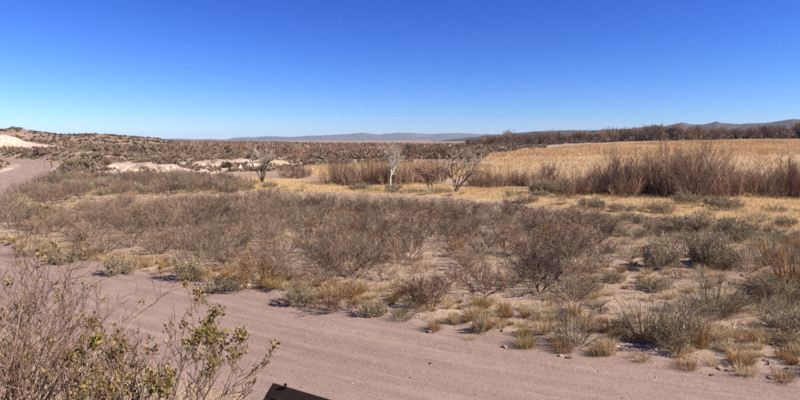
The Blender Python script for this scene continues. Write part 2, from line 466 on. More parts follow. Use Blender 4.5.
M['road'] = road_mat()

def simple(name, c, c2, scale, rough=0.8, metal=0.0, bump=0.0):
    m, nt, p = nodes(name)
    tc = N(nt, 'ShaderNodeTexCoord')
    n = tex(nt, scale, tc.outputs['Object'], 6, 0.65)
    nt.links.new(mixc(nt, ramp(nt, n, 0.35, 0.65), c, c2), p.inputs['Base Color'])
    p.inputs['Roughness'].default_value = rough; p.inputs['Metallic'].default_value = metal
    if bump:
        b = N(nt, 'ShaderNodeBump'); b.inputs['Strength'].default_value = bump; b.inputs['Distance'].default_value = 0.02
        nt.links.new(n, b.inputs['Height']); nt.links.new(b.outputs[0], p.inputs['Normal'])
    return m
M['stone'] = simple('pale_stone', (0.360, 0.280, 0.218), (0.245, 0.182, 0.139), 6, bump=0.5)
M['stone_dark'] = simple('dark_stone', (0.094, 0.070, 0.056), (0.144, 0.105, 0.086), 6, bump=0.5)
M['pebble'] = veg('road_pebble', (0.238, 0.158, 0.125), (0.238, 0.158, 0.125), (0.374, 0.287, 0.224))
M['frame'] = simple('dark_brown_paint', (0.022, 0.014, 0.011), (0.032, 0.021, 0.016), 12, rough=0.55)
M['panel'] = simple('white_panel', (0.533, 0.518, 0.475), (0.490, 0.476, 0.436), 3, rough=0.4)
M['bolt'] = simple('black_bolt', (0.014, 0.014, 0.013), (0.022, 0.021, 0.020), 20, rough=0.4, metal=0.6)
M['post'] = simple('weathered_post', (0.072, 0.049, 0.036), (0.115, 0.084, 0.066), 8)
M['sign'] = simple('faded_sign', (0.446, 0.399, 0.343), (0.374, 0.322, 0.277), 5)
M['yellow'] = simple('yellow_plastic', (0.576, 0.462, 0.040), (0.619, 0.532, 0.132), 9, rough=0.45)
M['hill'] = simple('ridge_brush', (0.05, 0.037, 0.030), (0.085, 0.063, 0.05), 0.012)
M['mountain'] = simple('far_mountain', (0.085, 0.070, 0.065), (0.13, 0.105, 0.095), 0.0016)

# ------------------------------------------------------------------ object helpers
def link(o, parent=None):
    COL.objects.link(o)
    if parent is not None: o.parent = parent
    return o
def obj(name, me, mat=None, parent=None):
    if mat is not None and not me.materials: me.materials.append(mat)
    return link(bpy.data.objects.new(name, me), parent)
def tag(o, label=None, cat=None, group=None, kind=None):
    if label: o['label'] = label
    if cat: o['category'] = cat
    if group: o['group'] = group
    if kind: o['kind'] = kind
    return o
def put(proto, name, x, y, rz, s, label, cat, group=None, z=None, tilt=(0, 0), sz=None):
    """proto: [(part name, mesh)], one mesh becomes the thing itself, several hang under an Empty"""
    z = h1(x, y) if z is None else z
    if len(proto) == 1: o = bpy.data.objects.new(name, proto[0][1])
    else: o = bpy.data.objects.new(name, None); o.empty_display_size = 0.2
    link(o)
    o.location = (x, y, z); o.rotation_euler = (tilt[0], tilt[1], rz); o.scale = (s, s, s if sz is None else sz)
    if len(proto) > 1:
        for nm, me in proto: link(bpy.data.objects.new(nm, me), o)
    return tag(o, label, cat, group)

_ONES = 'zeroth first second third fourth fifth sixth seventh eighth ninth tenth eleventh twelfth thirteenth fourteenth fifteenth sixteenth seventeenth eighteenth nineteenth'.split()
_TENS = {2: 'twent', 3: 'thirt', 4: 'fort', 5: 'fift', 6: 'sixt', 7: 'sevent', 8: 'eight', 9: 'ninet'}
def ordinal(n):
    if n < 20: return _ONES[n]
    if n % 10 == 0: return _TENS[n // 10] + 'ieth'
    return _TENS[n // 10] + 'y-' + _ONES[n % 10]
def size_word(s, lo, hi, words=('low', 'middling', 'tall')):
    return words[0] if s < lo else words[2] if s > hi else words[1]

def scatter(rng, poly, dmin, n, ok=None, dfun=None):
    """points in a ground polygon at least dmin apart"""
    P = np.array(poly); lo = P.min(0); hi = P.max(0)
    c = lo + (hi - lo) * rng.random((n * 40, 2))
    c = c[inpoly(c[:, 0], c[:, 1], poly)]
    if ok is not None: c = c[ok(c[:, 0], c[:, 1])]
    out = np.empty((0, 2))
    for p in c:
        d = dmin if dfun is None else dmin * dfun(p)
        if len(out) == 0 or np.min(np.sum((out - p) ** 2, 1)) > d * d:
            out = np.vstack([out, p])
            if len(out) >= n: break
    return out
def rows(pts, nrow):
    """split points into rows by distance, each ordered from the left: [(row, place, point)]"""
    pts = sorted(map(tuple, pts), key=lambda p: math.hypot(*p))
    out = []
    per = math.ceil(len(pts) / nrow)
    for r in range(nrow):
        for k, p in enumerate(sorted(pts[r * per:(r + 1) * per], key=lambda p: p[0] / p[1])): out.append((r + 1, k + 1, p))
    return out

# ------------------------------------------------------------------ ground sheet, hills, mountains
def build_ground():
    a1 = np.concatenate([np.arange(-180, -48, 6.0), np.arange(-48, 48.01, 0.30), np.arange(54, 180, 6.0)])
    az = np.radians(a1)
    r = [0.3]
    while r[-1] < 13000:
        q = r[-1]
        r.append(q + (0.3 if q < 4 else 0.085 if q < 8 else q * 0.0095 if q < 30 else q * 0.013 if q < 130 else q * 0.02 if q < 600 else q * 0.06))
    r = np.array(r)
    X = r[:, None] * np.sin(az)[None, :]; Y = r[:, None] * np.cos(az)[None, :]
    Z = H(X, Y)
    far = smooth(700, 2500, r)[:, None]
    Z = Z * (1 - far) + 0.0 * far
    nr, na = X.shape
    V = np.stack([X, Y, Z], -1).reshape(-1, 3)
    i = np.arange(nr - 1)[:, None] * na; k = np.arange(na)[None, :]; k2 = (k + 1) % na
    Q = np.stack([i + k2, i + k, i + na + k, i + na + k2], -1).reshape(-1, 4)
    c0 = len(V); V = np.vstack([V, [[0, 0, float(Z[0].mean())]]])
    T = np.stack([np.full(na, c0), np.arange(na), (np.arange(na) + 1) % na], 1)[:, ::-1]
    x, y = V[:, 0], V[:, 1]
    gold = goldness(x, y)
    u = x / np.maximum(y, 1)
    yl = np.interp(x, _tx, _ty)
    d = y - yl
    pale = smooth(-9, -2, d + 8 * fbm(x / 4, y / 6)) * smooth(18, 8, d + 8 * fbm(x / 3, y / 5)) * smooth(-0.14, -0.3, u) * (y > 20)
    pale = pale * smooth(-0.15, 0.2, fbm(x / 3.0 + 3, y / 4.5) + 0.26)
    pale = np.maximum(pale, (mound(x, y) > 0.02) * smooth(0.0, 0.25, mound(x, y)))
    rd_ = np.full(len(x), 99.0); nr_ = np.hypot(x, y) < 120; rd_[nr_] = -road_dist(x[nr_], y[nr_])
    pale = np.maximum(pale, 0.55 * smooth(2.3, 2.6, rd_) * smooth(4.6, 2.9, rd_ + 0.8 * fbm(x / 0.9, y / 0.9)))
    mesa = smooth(230, 300, np.hypot(x, y)) * smooth(-0.3, -0.38, u) * (y > 0)
    pale = pale * (1 - mesa * (mound(x, y) < 0.02))
    mesa = np.maximum(mesa, smooth(330, 520, np.hypot(x, y)) * (1 - gold))
    cols = np.stack([gold, np.clip(pale, 0, 1), mesa, np.ones_like(gold)], 1)
    me = make_mesh('ground', V, Q, T, None, True, cols)
    tag(obj('ground', me, M['ground']), kind='structure')
build_ground()

def ridge(name, mat, Y, prof, depth, rough, seed):
    """a long hill: its crest follows PROF (column, row) seen Y metres ahead"""
    xs = np.array([p[0] for p in prof], float); ys = np.array([p[1] for p in prof], float)
    cols = np.linspace(xs[0], xs[-1], 420)
    zc = CAM_H + (HOR - np.interp(cols, xs, ys)) / FPX * Y
    zc += rough * fbm(cols / 9.0 + seed, cols * 0 + seed, 5)
    zc = np.maximum(zc, 0.5)
    t = np.linspace(-1, 1, 27)
    V = []
    for tt in t:
        X = (cols - 400) / FPX * Y; yy = Y + tt * depth
        Xs = X * (yy / Y)
        sh = (1 - abs(tt)) ** 0.85
        zz = zc * sh + zc * 0.28 * sh * (1 - sh) * fbm(Xs / (depth * .16) + seed, np.full_like(Xs, yy) / (depth * .16), 5) * 4
        if abs(abs(tt) - 1) < 1e-6: zz = np.full_like(Xs, -8.0)
        V.append(np.stack([Xs, np.full_like(Xs, yy), zz], 1))
    V = np.concatenate(V); n = len(cols)
    i = np.arange(len(t) - 1)[:, None] * n; k = np.arange(n - 1)[None, :]
    Q = np.stack([i + k, i + k + 1, i + n + k + 1, i + n + k], -1).reshape(-1, 4)
    return tag(obj(name, make_mesh(name, V, Q, None, None, True), mat), kind='structure')
ridge('hills', M['hill'], 2600, [(430, 142.0), (470, 137.0), (540, 131.0), (600, 129.8), (625, 129.3), (640, 127.3), (648, 126.3), (655, 125.1), (662, 126.3), (672, 124.5), (680, 122.9), (688, 124.5), (700, 125.1), (708, 123.3), (714, 121.5), (719, 123.3), (740, 124.1), (765, 123.1), (778, 121.1), (786, 119.9), (800, 119.5), (840, 117.3), (900, 115.3), (1000, 118.3), (1150, 122.3)], 700, 3.0, 3.3)
ridge('mountains', M['mountain'], 9000, [(205, 142), (228, 139.4), (240, 137.6), (262, 136.8), (300, 136.6), (322, 135.4), (345, 134.2), (362, 133.2), (378, 134.6), (396, 133.0), (412, 132.6), (432, 133.8), (455, 133.2), (480, 134.2), (520, 133.8), (560, 133), (620, 134), (700, 136)], 1700, 15.0, 8.7)
ridge('mountains', M['mountain'], 7000, [(-300, 138), (-150, 136.8), (40, 138.4), (150, 139), (182, 138.6), (194, 139.3), (230, 139.4), (260, 140)], 1200, 5.0, 1.7)

# ------------------------------------------------------------------ road
def build_road():
    s = []
    q = 0
    while q < CLs[-1] - 1:
        s.append(q)
        px_ = np.interp(q, CLs, CL[:, 0]); py_ = np.interp(q, CLs, CL[:, 1]); dd = math.hypot(px_, py_)
        q += max(0.085, dd * 0.007) if py_ > 0 else 0.5
    s = np.array(s)
    cx = np.interp(s, CLs, CL[:, 0]); cy = np.interp(s, CLs, CL[:, 1])
    nx = np.interp(s, CLs, nrm[:, 0]); ny = np.interp(s, CLs, nrm[:, 1])
    v = np.linspace(-3.2, 3.2, 97)
    X = cx[:, None] + nx[:, None] * v[None, :]; Y = cy[:, None] + ny[:, None] * v[None, :]
    S_ = np.repeat(s[:, None], len(v), 1); Vv = np.repeat(v[None, :], len(s), 0)
    # wheel ruts that wander, with thrown-up ridges and washboard chatter
    Z = np.zeros_like(X) + 0.015 * (1 - (Vv / 2.6) ** 2)
    for c, w, dp, ph in ((-1.55, 0.26, 0.026, 0), (-0.35, 0.24, 0.030, 5), (0.55, 0.26, 0.030, 9), (1.75, 0.25, 0.026, 14), (-0.95, 0.16, 0.018, 21), (1.15, 0.18, 0.018, 33)):
        cc = c + 0.55 * fbm(S_ / 12 + ph, S_ * 0 + ph, 2)
        e = (Vv - cc) / w
        Z += -dp * 0.75 * np.exp(-e * e * 2) + dp * 0.45 * np.exp(-(np.abs(e) - 1.25) ** 2 * 6)
        tread = np.exp(-e * e * 1.6) * 0.018 * np.sign(np.sin((S_ + np.abs(Vv - cc) * 0.6) * 2 * math.pi / 0.16 + ph)) * smooth(0.1, 0.4, fbm(S_ / 6 + ph, Vv * 0 + ph, 2))
        Z += tread
    Z += 0.012 * fbm(S_ / 0.5, Vv / 0.12) + 0.012 * fbm(S_ / 5.0, Vv / 0.3) + 0.010 * fbm(X / 0.10, Y / 0.10, 2)
    # graded berm at both sides
    Z += 0.07 * smooth(2.05, 2.6, np.abs(Vv)) * (0.7 + 0.9 * fbm(X / 0.7, Y / 0.7)) - 0.16 * smooth(2.75, 3.2, np.abs(Vv))
    nr, nc = X.shape
    Vt = np.stack([X, Y, Z], -1).reshape(-1, 3)
    i = np.arange(nr - 1)[:, None] * nc; k = np.arange(nc - 1)[None, :]
    Q = np.stack([i + k, i + nc + k, i + nc + k + 1, i + k + 1], -1).reshape(-1, 4)
    me = make_mesh('road', Vt, Q, None, None, True)
    uvl = me.uv_layers.new(name='along')
    li = np.empty(len(me.loops), np.int32); me.loops.foreach_get('vertex_index', li)
    UV = np.stack([S_.ravel(), Vv.ravel()], 1).astype(np.float32)
    uvl.data.foreach_set('uv', UV[li].ravel())
    # face up
    if me.polygons[len(me.polygons) // 2].normal.z < 0: me.flip_normals()
    tag(obj('road', me, M['road']), kind='structure')
build_road()

# ------------------------------------------------------------------ plant prototypes
def two(Bs, Bt, ms, mt, n1='stem_base', n2='twig_crown'):
    a = Bs.mesh(n1); a.materials.append(ms); b = Bt.mesh(n2); b.materials.append(mt)
    return [(n1, a), (n2, b)]
def one(B, m, nm):
    a = B.mesh(nm); a.materials.append(m); return [(nm, a)]

S_SHRUB = dict(seg=(5, 4, 3, 2), wob=(0.13, 0.13, 0.13, 0.12), up=(0.06, 0.10, 0.12, 0.10), tap=(0.4, 0.4, 0.4, 0.4), kids=(6, 5, 2), lo=(0.2, 0.2, 0.2), ang=(0.6, 0.6, 0.55), len=(0.52, 0.58, 0.6), thin=(0.62, 0.65, 0.7), rmin=0.0052, split=2)
def shrub_proto(seed, mat_s, mat_t, n=13, spread=1.05, height=1.25, rb=0.22, r0=0.015, S=S_SHRUB):
    rng = np.random.default_rng(seed); B, T = MB(), MB(); tips = []
    fan(B, rng, S, n, height, spread, rb, r0, tips, T)
    return two(B, T, mat_s, mat_t)
THICK = [shrub_proto(10 + k, M['twig_dark'], M['twig'], n=12 + k % 3, height=1.2 + 0.1 * (k % 3), spread=0.95 + 0.1 * (k % 2)) for k in range(6)]
THICKD = [shrub_proto(30 + k, M['twig_dark'], M['twig_dark'] if k % 2 else M['twig_red'], n=13) for k in range(3)]
THICKO = [shrub_proto(40 + k, M['twig_orange'], M['twig_orange'], n=13, spread=0.8, height=1.0, r0=0.007) for k in range(2)]

S_SAGE = dict(S_SHRUB, seg=(4, 2, 2), kids=(9, 6), lo=(0.15, 0.15), len=(0.5, 0.55), split=1, rmin=0.0030)
def sage_proto(seed, height=0.62, n=22, leaf=True, mat=None, dens=2):
    rng = np.random.default_rng(seed); B, T = MB(), MB(); tips = []
    fan(B, rng, S_SAGE, n, height, 1.25, 0.22, 0.007, tips, T)
    if leaf:
        V, F, tt = leaflets(rng, tips, dens, 0.034, 0.025, up=0.9)
        L = MB(); L.add(V, None, F, tt)
        pr = two(B, L, M['sage_twig'], M['sage'], 'stem_base', 'leaf_crown')
        t = T.mesh('twig_crown'); t.materials.append(M['sage_twig'])
        return pr + [('twig_crown', t)]
    return two(B, T, M['twig_dark'], M['sage_twig'])
S_SPIKE = dict(seg=(4, 2), wob=(0.07, 0.10), up=(0.02, 0.06), tap=(0.35, 0.4), kids=(6,), lo=(0.25,), ang=(0.38,), len=(0.55,), thin=(0.75,), rmin=0.0034, split=1)
def spike_proto(seed, height, n, ms, mt):
    rng = np.random.default_rng(seed); B, T = MB(), MB(); tips = []
    fan(B, rng, S_SPIKE, n, height, 1.2, 0.16, 0.0048, tips, T, hvar=0.5)
    return two(B, T, ms, mt)
SAGE = [sage_proto(50 + k, 0.58 + 0.06 * k, 20 + 2 * k, True) for k in range(4)]
GREY = [spike_proto(60 + k, 0.62 + 0.06 * k, 72 + 6 * k, M['sage_twig'], (M['sage_twig'], M['spike'])[k % 2]) for k in range(4)]

def joined(proto, nm):
    """the parts of a small plant as one mesh with the same materials"""
    V = []; Q = []; T = []; t = []; mi = []; n = 0
    Vq = []; mats = []
    fq = []; ft = []; mq = []; mt_ = []
    for k, (_n, me) in enumerate(proto):
        mats.append(me.materials[0])
        v = np.empty(len(me.vertices) * 3, np.float32); me.vertices.foreach_get('co', v); v = v.reshape(-1, 3)
        a = np.empty(len(v), np.float32); me.attributes['tint'].data.foreach_get('value', a)
        li = np.empty(len(me.loops), np.int32); me.loops.foreach_get('vertex_index', li)
        lt = np.empty(len(me.polygons), np.int32); me.polygons.foreach_get('loop_total', lt)
        st = np.empty(len(me.polygons), np.int32); me.polygons.foreach_get('loop_start', st)
        q = st[lt == 4]; tr = st[lt == 3]
        if len(q): fq.append(li[q[:, None] + np.arange(4)] + n); mq += [k] * len(q)
        if len(tr): ft.append(li[tr[:, None] + np.arange(3)] + n); mt_ += [k] * len(tr)
        V.append(v); t.append(a); n += len(v)
    me = make_mesh(nm, np.concatenate(V), np.concatenate(fq) if fq else None, np.concatenate(ft) if ft else None, np.concatenate(t))
    for m in mats: me.materials.append(m)
    me.polygons.foreach_set('material_index', np.array(mq + mt_, np.int32))
    return [(nm, me)]
THICK1 = [joined(p, 'bare_shrub') for p in THICK]
THICKD1 = [joined(p, 'bare_shrub') for p in THICKD]
THICKO1 = [joined(p, 'bare_shrub') for p in THICKO]
SAGE1 = [joined(p, 'saltbush') for p in SAGE]
GREY1 = [joined(p, 'low_shrub') for p in GREY]

def tuft_proto(seed, mat, n=170, height=0.5, lean=0.5, rb=0.13, width=0.0048, nm='grass_tuft', droop=0.5):
    rng = np.random.default_rng(seed); B = MB()
    V, Q, T, t = blades(rng, n, rb, height, lean, width, droop)
    B.add(V, Q, T, t); return one(B, mat, nm)
TUFT = [tuft_proto(70 + k, M['straw'], 230, 0.42 + 0.05 * k, 0.45 + 0.08 * k) for k in range(4)]
TUFTO = [tuft_proto(80 + k, M['straw_orange'], 200, 0.45 + 0.05 * k, 0.4) for k in range(2)]
WEED = [tuft_proto(90 + k, M['weed'], 520, 0.5, 0.62, 0.16, 0.0036, 'broom_weed', 0.15) for k in range(2)]
WEEDO = [tuft_proto(94 + k, M['straw_orange'], 480, 0.45, 0.65, 0.16, 0.0036, 'broom_weed', 0.15) for k in range(2)]

S_TAM = dict(seg=(6, 3, 2), wob=(0.07, 0.1, 0.14), up=(0.10, 0.16, 0.14), tap=(0.25, 0.3, 0.4), kids=(11, 7), lo=(0.04, 0.08), ang=(0.5, 0.55), len=(0.40, 0.45), thin=(0.5, 0.6), rmin=0.005, split=1)
def tam_proto(seed, mat_t, n=17, height=3.0, spread=0.42, rb=0.85, r0=0.026, hvar=0.8):
    rng = np.random.default_rng(seed); B, T = MB(), MB(); tips = []
    fan(B, rng, S_TAM, n, height, spread, rb, r0, tips, T, hvar=hvar)
    return two(B, T, M['twig_red'], mat_t)
TAM = [tam_proto(100 + k, (M['twig_red'], M['twig_far'], M['twig'], M['twig_red'])[k % 4]) for k in range(6)]
TAMROUND = [tam_proto(110 + k, (M['twig_red'], M['twig'])[k % 2], n=20, height=2.2, spread=0.75, rb=0.5) for k in range(2)]

# far trees: short trunk, spreading limbs, a haze of twigs
S_TREE = dict(seg=(5, 4, 3, 2), wob=(0.12, 0.14, 0.16, 0.2), up=(0.06, 0.08, 0.06, 0.03), tap=(0.45, 0.35, 0.35, 0.4), kids=(8, 6, 4), lo=(0.08, 0.2, 0.2), ang=(0.7, 0.6, 0.65), len=(0.6, 0.5, 0.5), thin=(0.55, 0.5, 0.5), rmin=0.05, split=2)
def fartree_proto(seed, mat, height=9.0, n=4, spread=0.55):
    rng = np.random.default_rng(seed); B, T = MB(), MB(); tips = []
    fan(B, rng, S_TREE, n, height * 0.75, spread, 0.8, 0.22, tips, T, hvar=0.2)
    return two(B, T, M['twig_dark'], mat, 'trunk', 'crown')
FAR = [fartree_proto(120 + k, (M['twig_far'], M['twig_far'], M['twig_far_pale'], M['twig_dark'])[k % 4], n=5 + k % 3, spread=0.5 + 0.08 * (k % 3)) for k in range(6)]

def scrub_proto(seed, h=1.0):
    rng = np.random.default_rng(seed); B = MB(); tips = []
    n = 420
    d = rng.normal(0, 1, (n, 3)); d /= np.linalg.norm(d, axis=1)[:, None]; d[:, 2] = np.abs(d[:, 2])
    c = d * (rng.random((n, 1)) ** 0.4) * np.array([0.75, 0.75, 0.85]) * h * (0.8 + 0.4 * vnoise(d[:, :1] * 3 + 9, d[:, 1:2] * 3 + seed))
    a = d + rng.normal(0, 0.5, (n, 3)) + np.array([0, 0, 0.4]); a /= np.linalg.norm(a, axis=1)[:, None]
    b = np.cross(a, rng.normal(0, 1, (n, 3))); b /= np.linalg.norm(b, axis=1)[:, None]
    s = 0.17 * h
    V = np.stack([c - a * s, c + b * s * 0.22, c + a * s, c - b * s * 0.22], 1).reshape(-1, 3)
    i = np.arange(n) * 4
    B.add(V, np.stack([i, i + 1, i + 2, i + 3], 1), None, np.repeat(rng.random(n), 4))
    for k in range(5): B.tube(np.array([[0, 0, -0.05], [*(rng.normal(0, 0.12, 2) * h), 0.3 * h], [*(rng.normal(0, 0.3, 2) * h), 0.7 * h]]), np.array([0.04, 0.03, 0.015]) * h, 0.3)
    return one(B, M['scrub'], 'scrub_bush')
SCRUB = [scrub_proto(130 + k) for k in range(4)]

# ------------------------------------------------------------------ distant brush and trees
rng = np.random.default_rng(2024)
def merge_mass(name, proto_list, pts, scl, mat, kind_label, cat, rng, zoff=0.0, hgt=None):
    """what nobody could count: many plants joined into ONE object of kind stuff"""
    Vs = []; Qs = []; Ts = []; ts = []; n = 0
    zs = H(pts[:, 0], pts[:, 1])
    data = []
    for pr in proto_list:
        me = pr[0][1]
        v = np.empty(len(me.vertices) * 3, np.float32); me.vertices.foreach_get('co', v); v = v.reshape(-1, 3)
        li = np.empty(len(me.loops), np.int32); me.loops.foreach_get('vertex_index', li)
        lt = np.empty(len(me.polygons), np.int32); me.polygons.foreach_get('loop_total', lt)
        st = np.empty(len(me.polygons), np.int32); me.polygons.foreach_get('loop_start', st)
        a = np.empty(len(v), np.float32); me.attributes['tint'].data.foreach_get('value', a)
        q = st[lt == 4]; tr = st[lt == 3]
        data.append((v, li[q[:, None] + np.arange(4)] if len(q) else None, li[tr[:, None] + np.arange(3)] if len(tr) else None, a))
    for k, (x, y) in enumerate(pts):
        v, q, t, a = data[rng.integers(len(data))]
        an = rng.random() * 6.283; c, s = math.cos(an), math.sin(an); sc = scl[k] if np.ndim(scl) else scl
        hh = sc * (1 if hgt is None else hgt[k])
        w = np.stack([(v[:, 0] * c - v[:, 1] * s) * sc + x, (v[:, 0] * s + v[:, 1] * c) * sc + y, v[:, 2] * hh + zs[k] + zoff], 1)
        Vs.append(w); ts.append(np.clip(a * 0.7 + 0.3 * rng.random(), 0, 1))
        if q is not None: Qs.append(q + n)
        if t is not None: Ts.append(t + n)
        n += len(w)
    me = make_mesh(name, np.concatenate(Vs), np.concatenate(Qs) if Qs else None, np.concatenate(Ts) if Ts else None, np.concatenate(ts))
    o = obj(name, me, mat)
    return tag(o, kind_label, cat, kind='stuff')

def mini_scrub(seed, n=24):
    rng = np.random.default_rng(seed); B = MB()
    d = rng.normal(0, 1, (n, 3)); d /= np.linalg.norm(d, axis=1)[:, None]; d[:, 2] = np.abs(d[:, 2])
    c = d * (0.25 + 0.5 * rng.random((n, 1))) * np.array([0.75, 0.75, 0.7])
    a = d + rng.normal(0, 0.45, (n, 3)) + np.array([0, 0, 0.35]); a /= np.linalg.norm(a, axis=1)[:, None]
    b = np.cross(a, rng.normal(0, 1, (n, 3))); b /= np.linalg.norm(b, axis=1)[:, None]
    s = 0.42
    V = np.stack([c - a * s, c + b * s * 0.2, c + a * s, c - b * s * 0.2], 1).reshape(-1, 3)
    i = np.arange(n) * 4
    B.add(V, np.stack([i, i + 1, i + 2, i + 3], 1), None, np.repeat(rng.random(n), 4))
    return one(B, M['scrub'], 'scrub')
MINI = [mini_scrub(140 + k) for k in range(5)]
# scrub dotting the mesa
c = np.stack([rng.uniform(-1.0, -0.38, 12000), rng.uniform(240, 520, 12000)], 1)
c[:, 0] *= c[:, 1]
c = c[(vnoise(c[:, 0] / 12, c[:, 1] / 18) > 0.3)][:3300]
merge_mass('mesa_scrub', MINI, c, 0.75 + 1.0 * rng.random(len(c)) ** 2, M['scrub'], 'dark desert scrub dotting the low rocky mesa', 'scrub', rng)
# brown brush band across the middle distance
c = np.stack([rng.uniform(-0.72, 0.25, 9000), 130 + 520 * rng.random(9000) ** 1.5], 1); c[:, 0] *= c[:, 1]
keep = (np.abs(road_dist(c[:, 0], c[:, 1])) > 6) & (mound(c[:, 0], c[:, 1]) < 0.01) & (goldness(c[:, 0], c[:, 1]) < 0.5) & ((c[:, 0] / c[:, 1] > -0.39) | (c[:, 1] < 255 - 15 * np.abs(c[:, 0] / c[:, 1]) ))
c = c[keep][:3700]
M['brush'] = veg('distant_brown_brush', (0.165, 0.11, 0.075), (0.165, 0.11, 0.075), (0.26, 0.18, 0.125))
merge_mass('distant_brush', MINI, c, 0.8 + 1.2 * rng.random(len(c)), M['brush'], 'brown brush covering the flats below the far mountains', 'brush', rng)

# low brush mixed over the terrace and its broken bank
c = np.stack([rng.uniform(-0.72, 0.02, 12000), 52 + 100 * rng.random(12000)], 1); c[:, 0] *= c[:, 1]
keep = (np.abs(road_dist(c[:, 0], c[:, 1])) > 4) & (mound(c[:, 0], c[:, 1]) < 0.02) & (goldness(c[:, 0], c[:, 1]) < 0.5) & (vnoise(c[:, 0] / 3, c[:, 1] / 4) > 0.33) & (np.hypot(c[:, 0] + 17, c[:, 1] - 72) > 11)
c = c[keep][:3300]
merge_mass('terrace_brush', MINI, c, 0.4 + 0.65 * rng.random(len(c)) ** 1.5, M['terrace'], 'low grey-brown brush over the terrace and its broken bank', 'brush', rng)
# brush at the feet of the far trees
c = np.array([W(462 + 380 * rng.random(), 335 + 90 * rng.random()) for _ in range(900)])
merge_mass('tree_line_brush', MINI, c, 1.3 + 1.6 * rng.random(len(c)), M['brush'], 'dark brush at the feet of the tree line', 'brush', rng)

# tree line beyond the golden field
tl = []
for k in range(96):
    x = 468 + 350 * (k + rng.random()) / 96; Y = 360 + 60 * rng.random() - 0.10 * (x - 468)
    tl.append(W(x, Y))
for r_, p_, (x, y) in rows(tl, 2):
    k = rng.integers(len(FAR)); s = (0.55 + 0.45 * min(1, max(0, x / y - 0.12) / 0.12)) * 1.15 * (0.62 + 0.6 * vnoise(np.array([x / 22.0]), np.array([3.0]))[0] + 0.3 * rng.random()) * (0.88 - 0.10 * min(1, max(0, x / y - 0.25) / 0.3))
    look = ('rust-brown', 'rust-brown', 'tan', 'dark brown')[k % 4]
    put(FAR[k], 'cottonwood_tree', x, y, rng.random() * 6.28, s, f'{look} leafless tree, {ordinal(p_)} from left in {("front", "rear")[r_ - 1]} row beyond the reed field', 'tree', 'trees in the line beyond the golden field', sz=s * (0.85 + 0.3 * rng.random()))
tl = []
for k in range(36):
    x = 398 + 92 * rng.random(); Y = 118 + 80 * rng.random()
    tl.append(W(x, Y))
for r_, p_, (x, y) in rows(tl, 3):
    k = rng.integers(len(FAR)); s = 0.27 + 0.13 * rng.random()
    look = ('rust-brown', 'rust-brown', 'tan', 'dark brown')[k % 4]
    put(FAR[k], 'brush_tree', x, y, rng.random() * 6.28, s * 1.25, f'{look} tree, {ordinal(p_)} from left, {ordinal(r_)} row of the grove behind bare trees', 'tree', 'small trees of the grove behind the bare trees', sz=s)
tl = scatter(rng, [W(168, 128), W(210, 118), W(300, 112), W(400, 125), W(400, 330), W(165, 300)], 5.5, 120)
for r_, p_, (x, y) in rows(tl, 5):
    k = rng.integers(3); s = 0.55 + 0.5 * rng.random()
    put([TAMROUND[0], TAMROUND[1], TAM[3]][k], 'brush_shrub', x, y, rng.random() * 6.28, s * 1.25, f'brown shrub on the far flats, {ordinal(p_)} from left in {ordinal(r_)} row', 'shrub', 'brown shrubs on the far flats', sz=s)

# dark scrub on the terrace above the pale bank and around the far road
tp = scatter(rng, [W(-10, 80), W(60, 112), W(30, 150), W(60, 190), W(170, 200), W(290, 150), W(270, 104), W(225, 80), W(190, 72), W(110, 68), W(50, 72)], 1.7, 290, ok=lambda x, y: (np.abs(road_dist(x, y)) > 4.5) & (mound(x, y) < 0.05) & (vnoise(x / 6, y / 9) > 0.38))
print('terrace', len(tp))
for r_, p_, (x, y) in rows(tp, 8):
    s = 0.5 + 0.75 * rng.random(); q = rng.random()
    if q < 0.4: pr, look, nm = SCRUB[rng.integers(4)], 'dark scrub bush', 'scrub_bush'
    elif q < 0.8: pr, look, nm = THICKD1[rng.integers(3)], 'dark twiggy shrub', 'terrace_shrub'
    else: pr, look, nm = SAGE1[rng.integers(4)], 'grey-green low bush', 'saltbush'; s *= 1.4
    put(pr, nm, x, y, rng.random() * 6.28, s, f'{look} above the pale bank, {ordinal(p_)} from left in {ordinal(r_)} row', 'bush', 'scrub above the pale bank', sz=s * 0.85)

# ------------------------------------------------------------------ golden grass
def grass_mass(name, poly, n, mat, label, nb, height, width, rb, lean, ok=None, droop=0.3, rag=0.7):
    P = np.array(poly); lo = P.min(0); hi = P.max(0)
    c = lo + (hi - lo) * rng.random((n * 6, 2))
    m = inpoly(c[:, 0], c[:, 1], poly)
    if ok is not None: m &= ok(c[:, 0], c[:, 1])
    c = c[m][:n]
    z = H(c[:, 0], c[:, 1])
    far = np.clip(np.hypot(c[:, 0], c[:, 1]) / 70, 1, 2.4)
    base = np.repeat(np.column_stack([c, z]), nb, 0); f = np.repeat(far, nb)
    hv = np.repeat(1 - rag / 2 + rag * vnoise(c[:, 0] / 5, c[:, 1] / 5), nb)
    V, Q, T, t = blades(rng, len(base), rb, height, lean, width, droop, base=base)
    # widen and heighten each blade about its own root
    V = V.reshape(-1, 5, 3); root = V[:, :2].mean(1, keepdims=True)
    V = root + (V - root) * np.stack([f, f, hv * (0.75 + .25 * f)], 1)[:, None, :]
    ct = np.repeat(np.clip(0.5 + 0.9 * fbm(c[:, 0] / 9, c[:, 1] / 16), 0, 1), nb)
    t = np.clip(t.reshape(-1, 5) * 0.6 + 0.4 * ct[:, None], 0, 1).ravel()
    o = obj(name, make_mesh(name, V.reshape(-1, 3), Q, T, t), mat)
    return tag(o, label, 'grass', kind='stuff')
grass_mass('golden_grass', GOLD_POLYS[0], 6200, M['gold'], 'short golden grass in the strip before the thickets', 8, 0.38, 0.008, 0.35, 0.5)
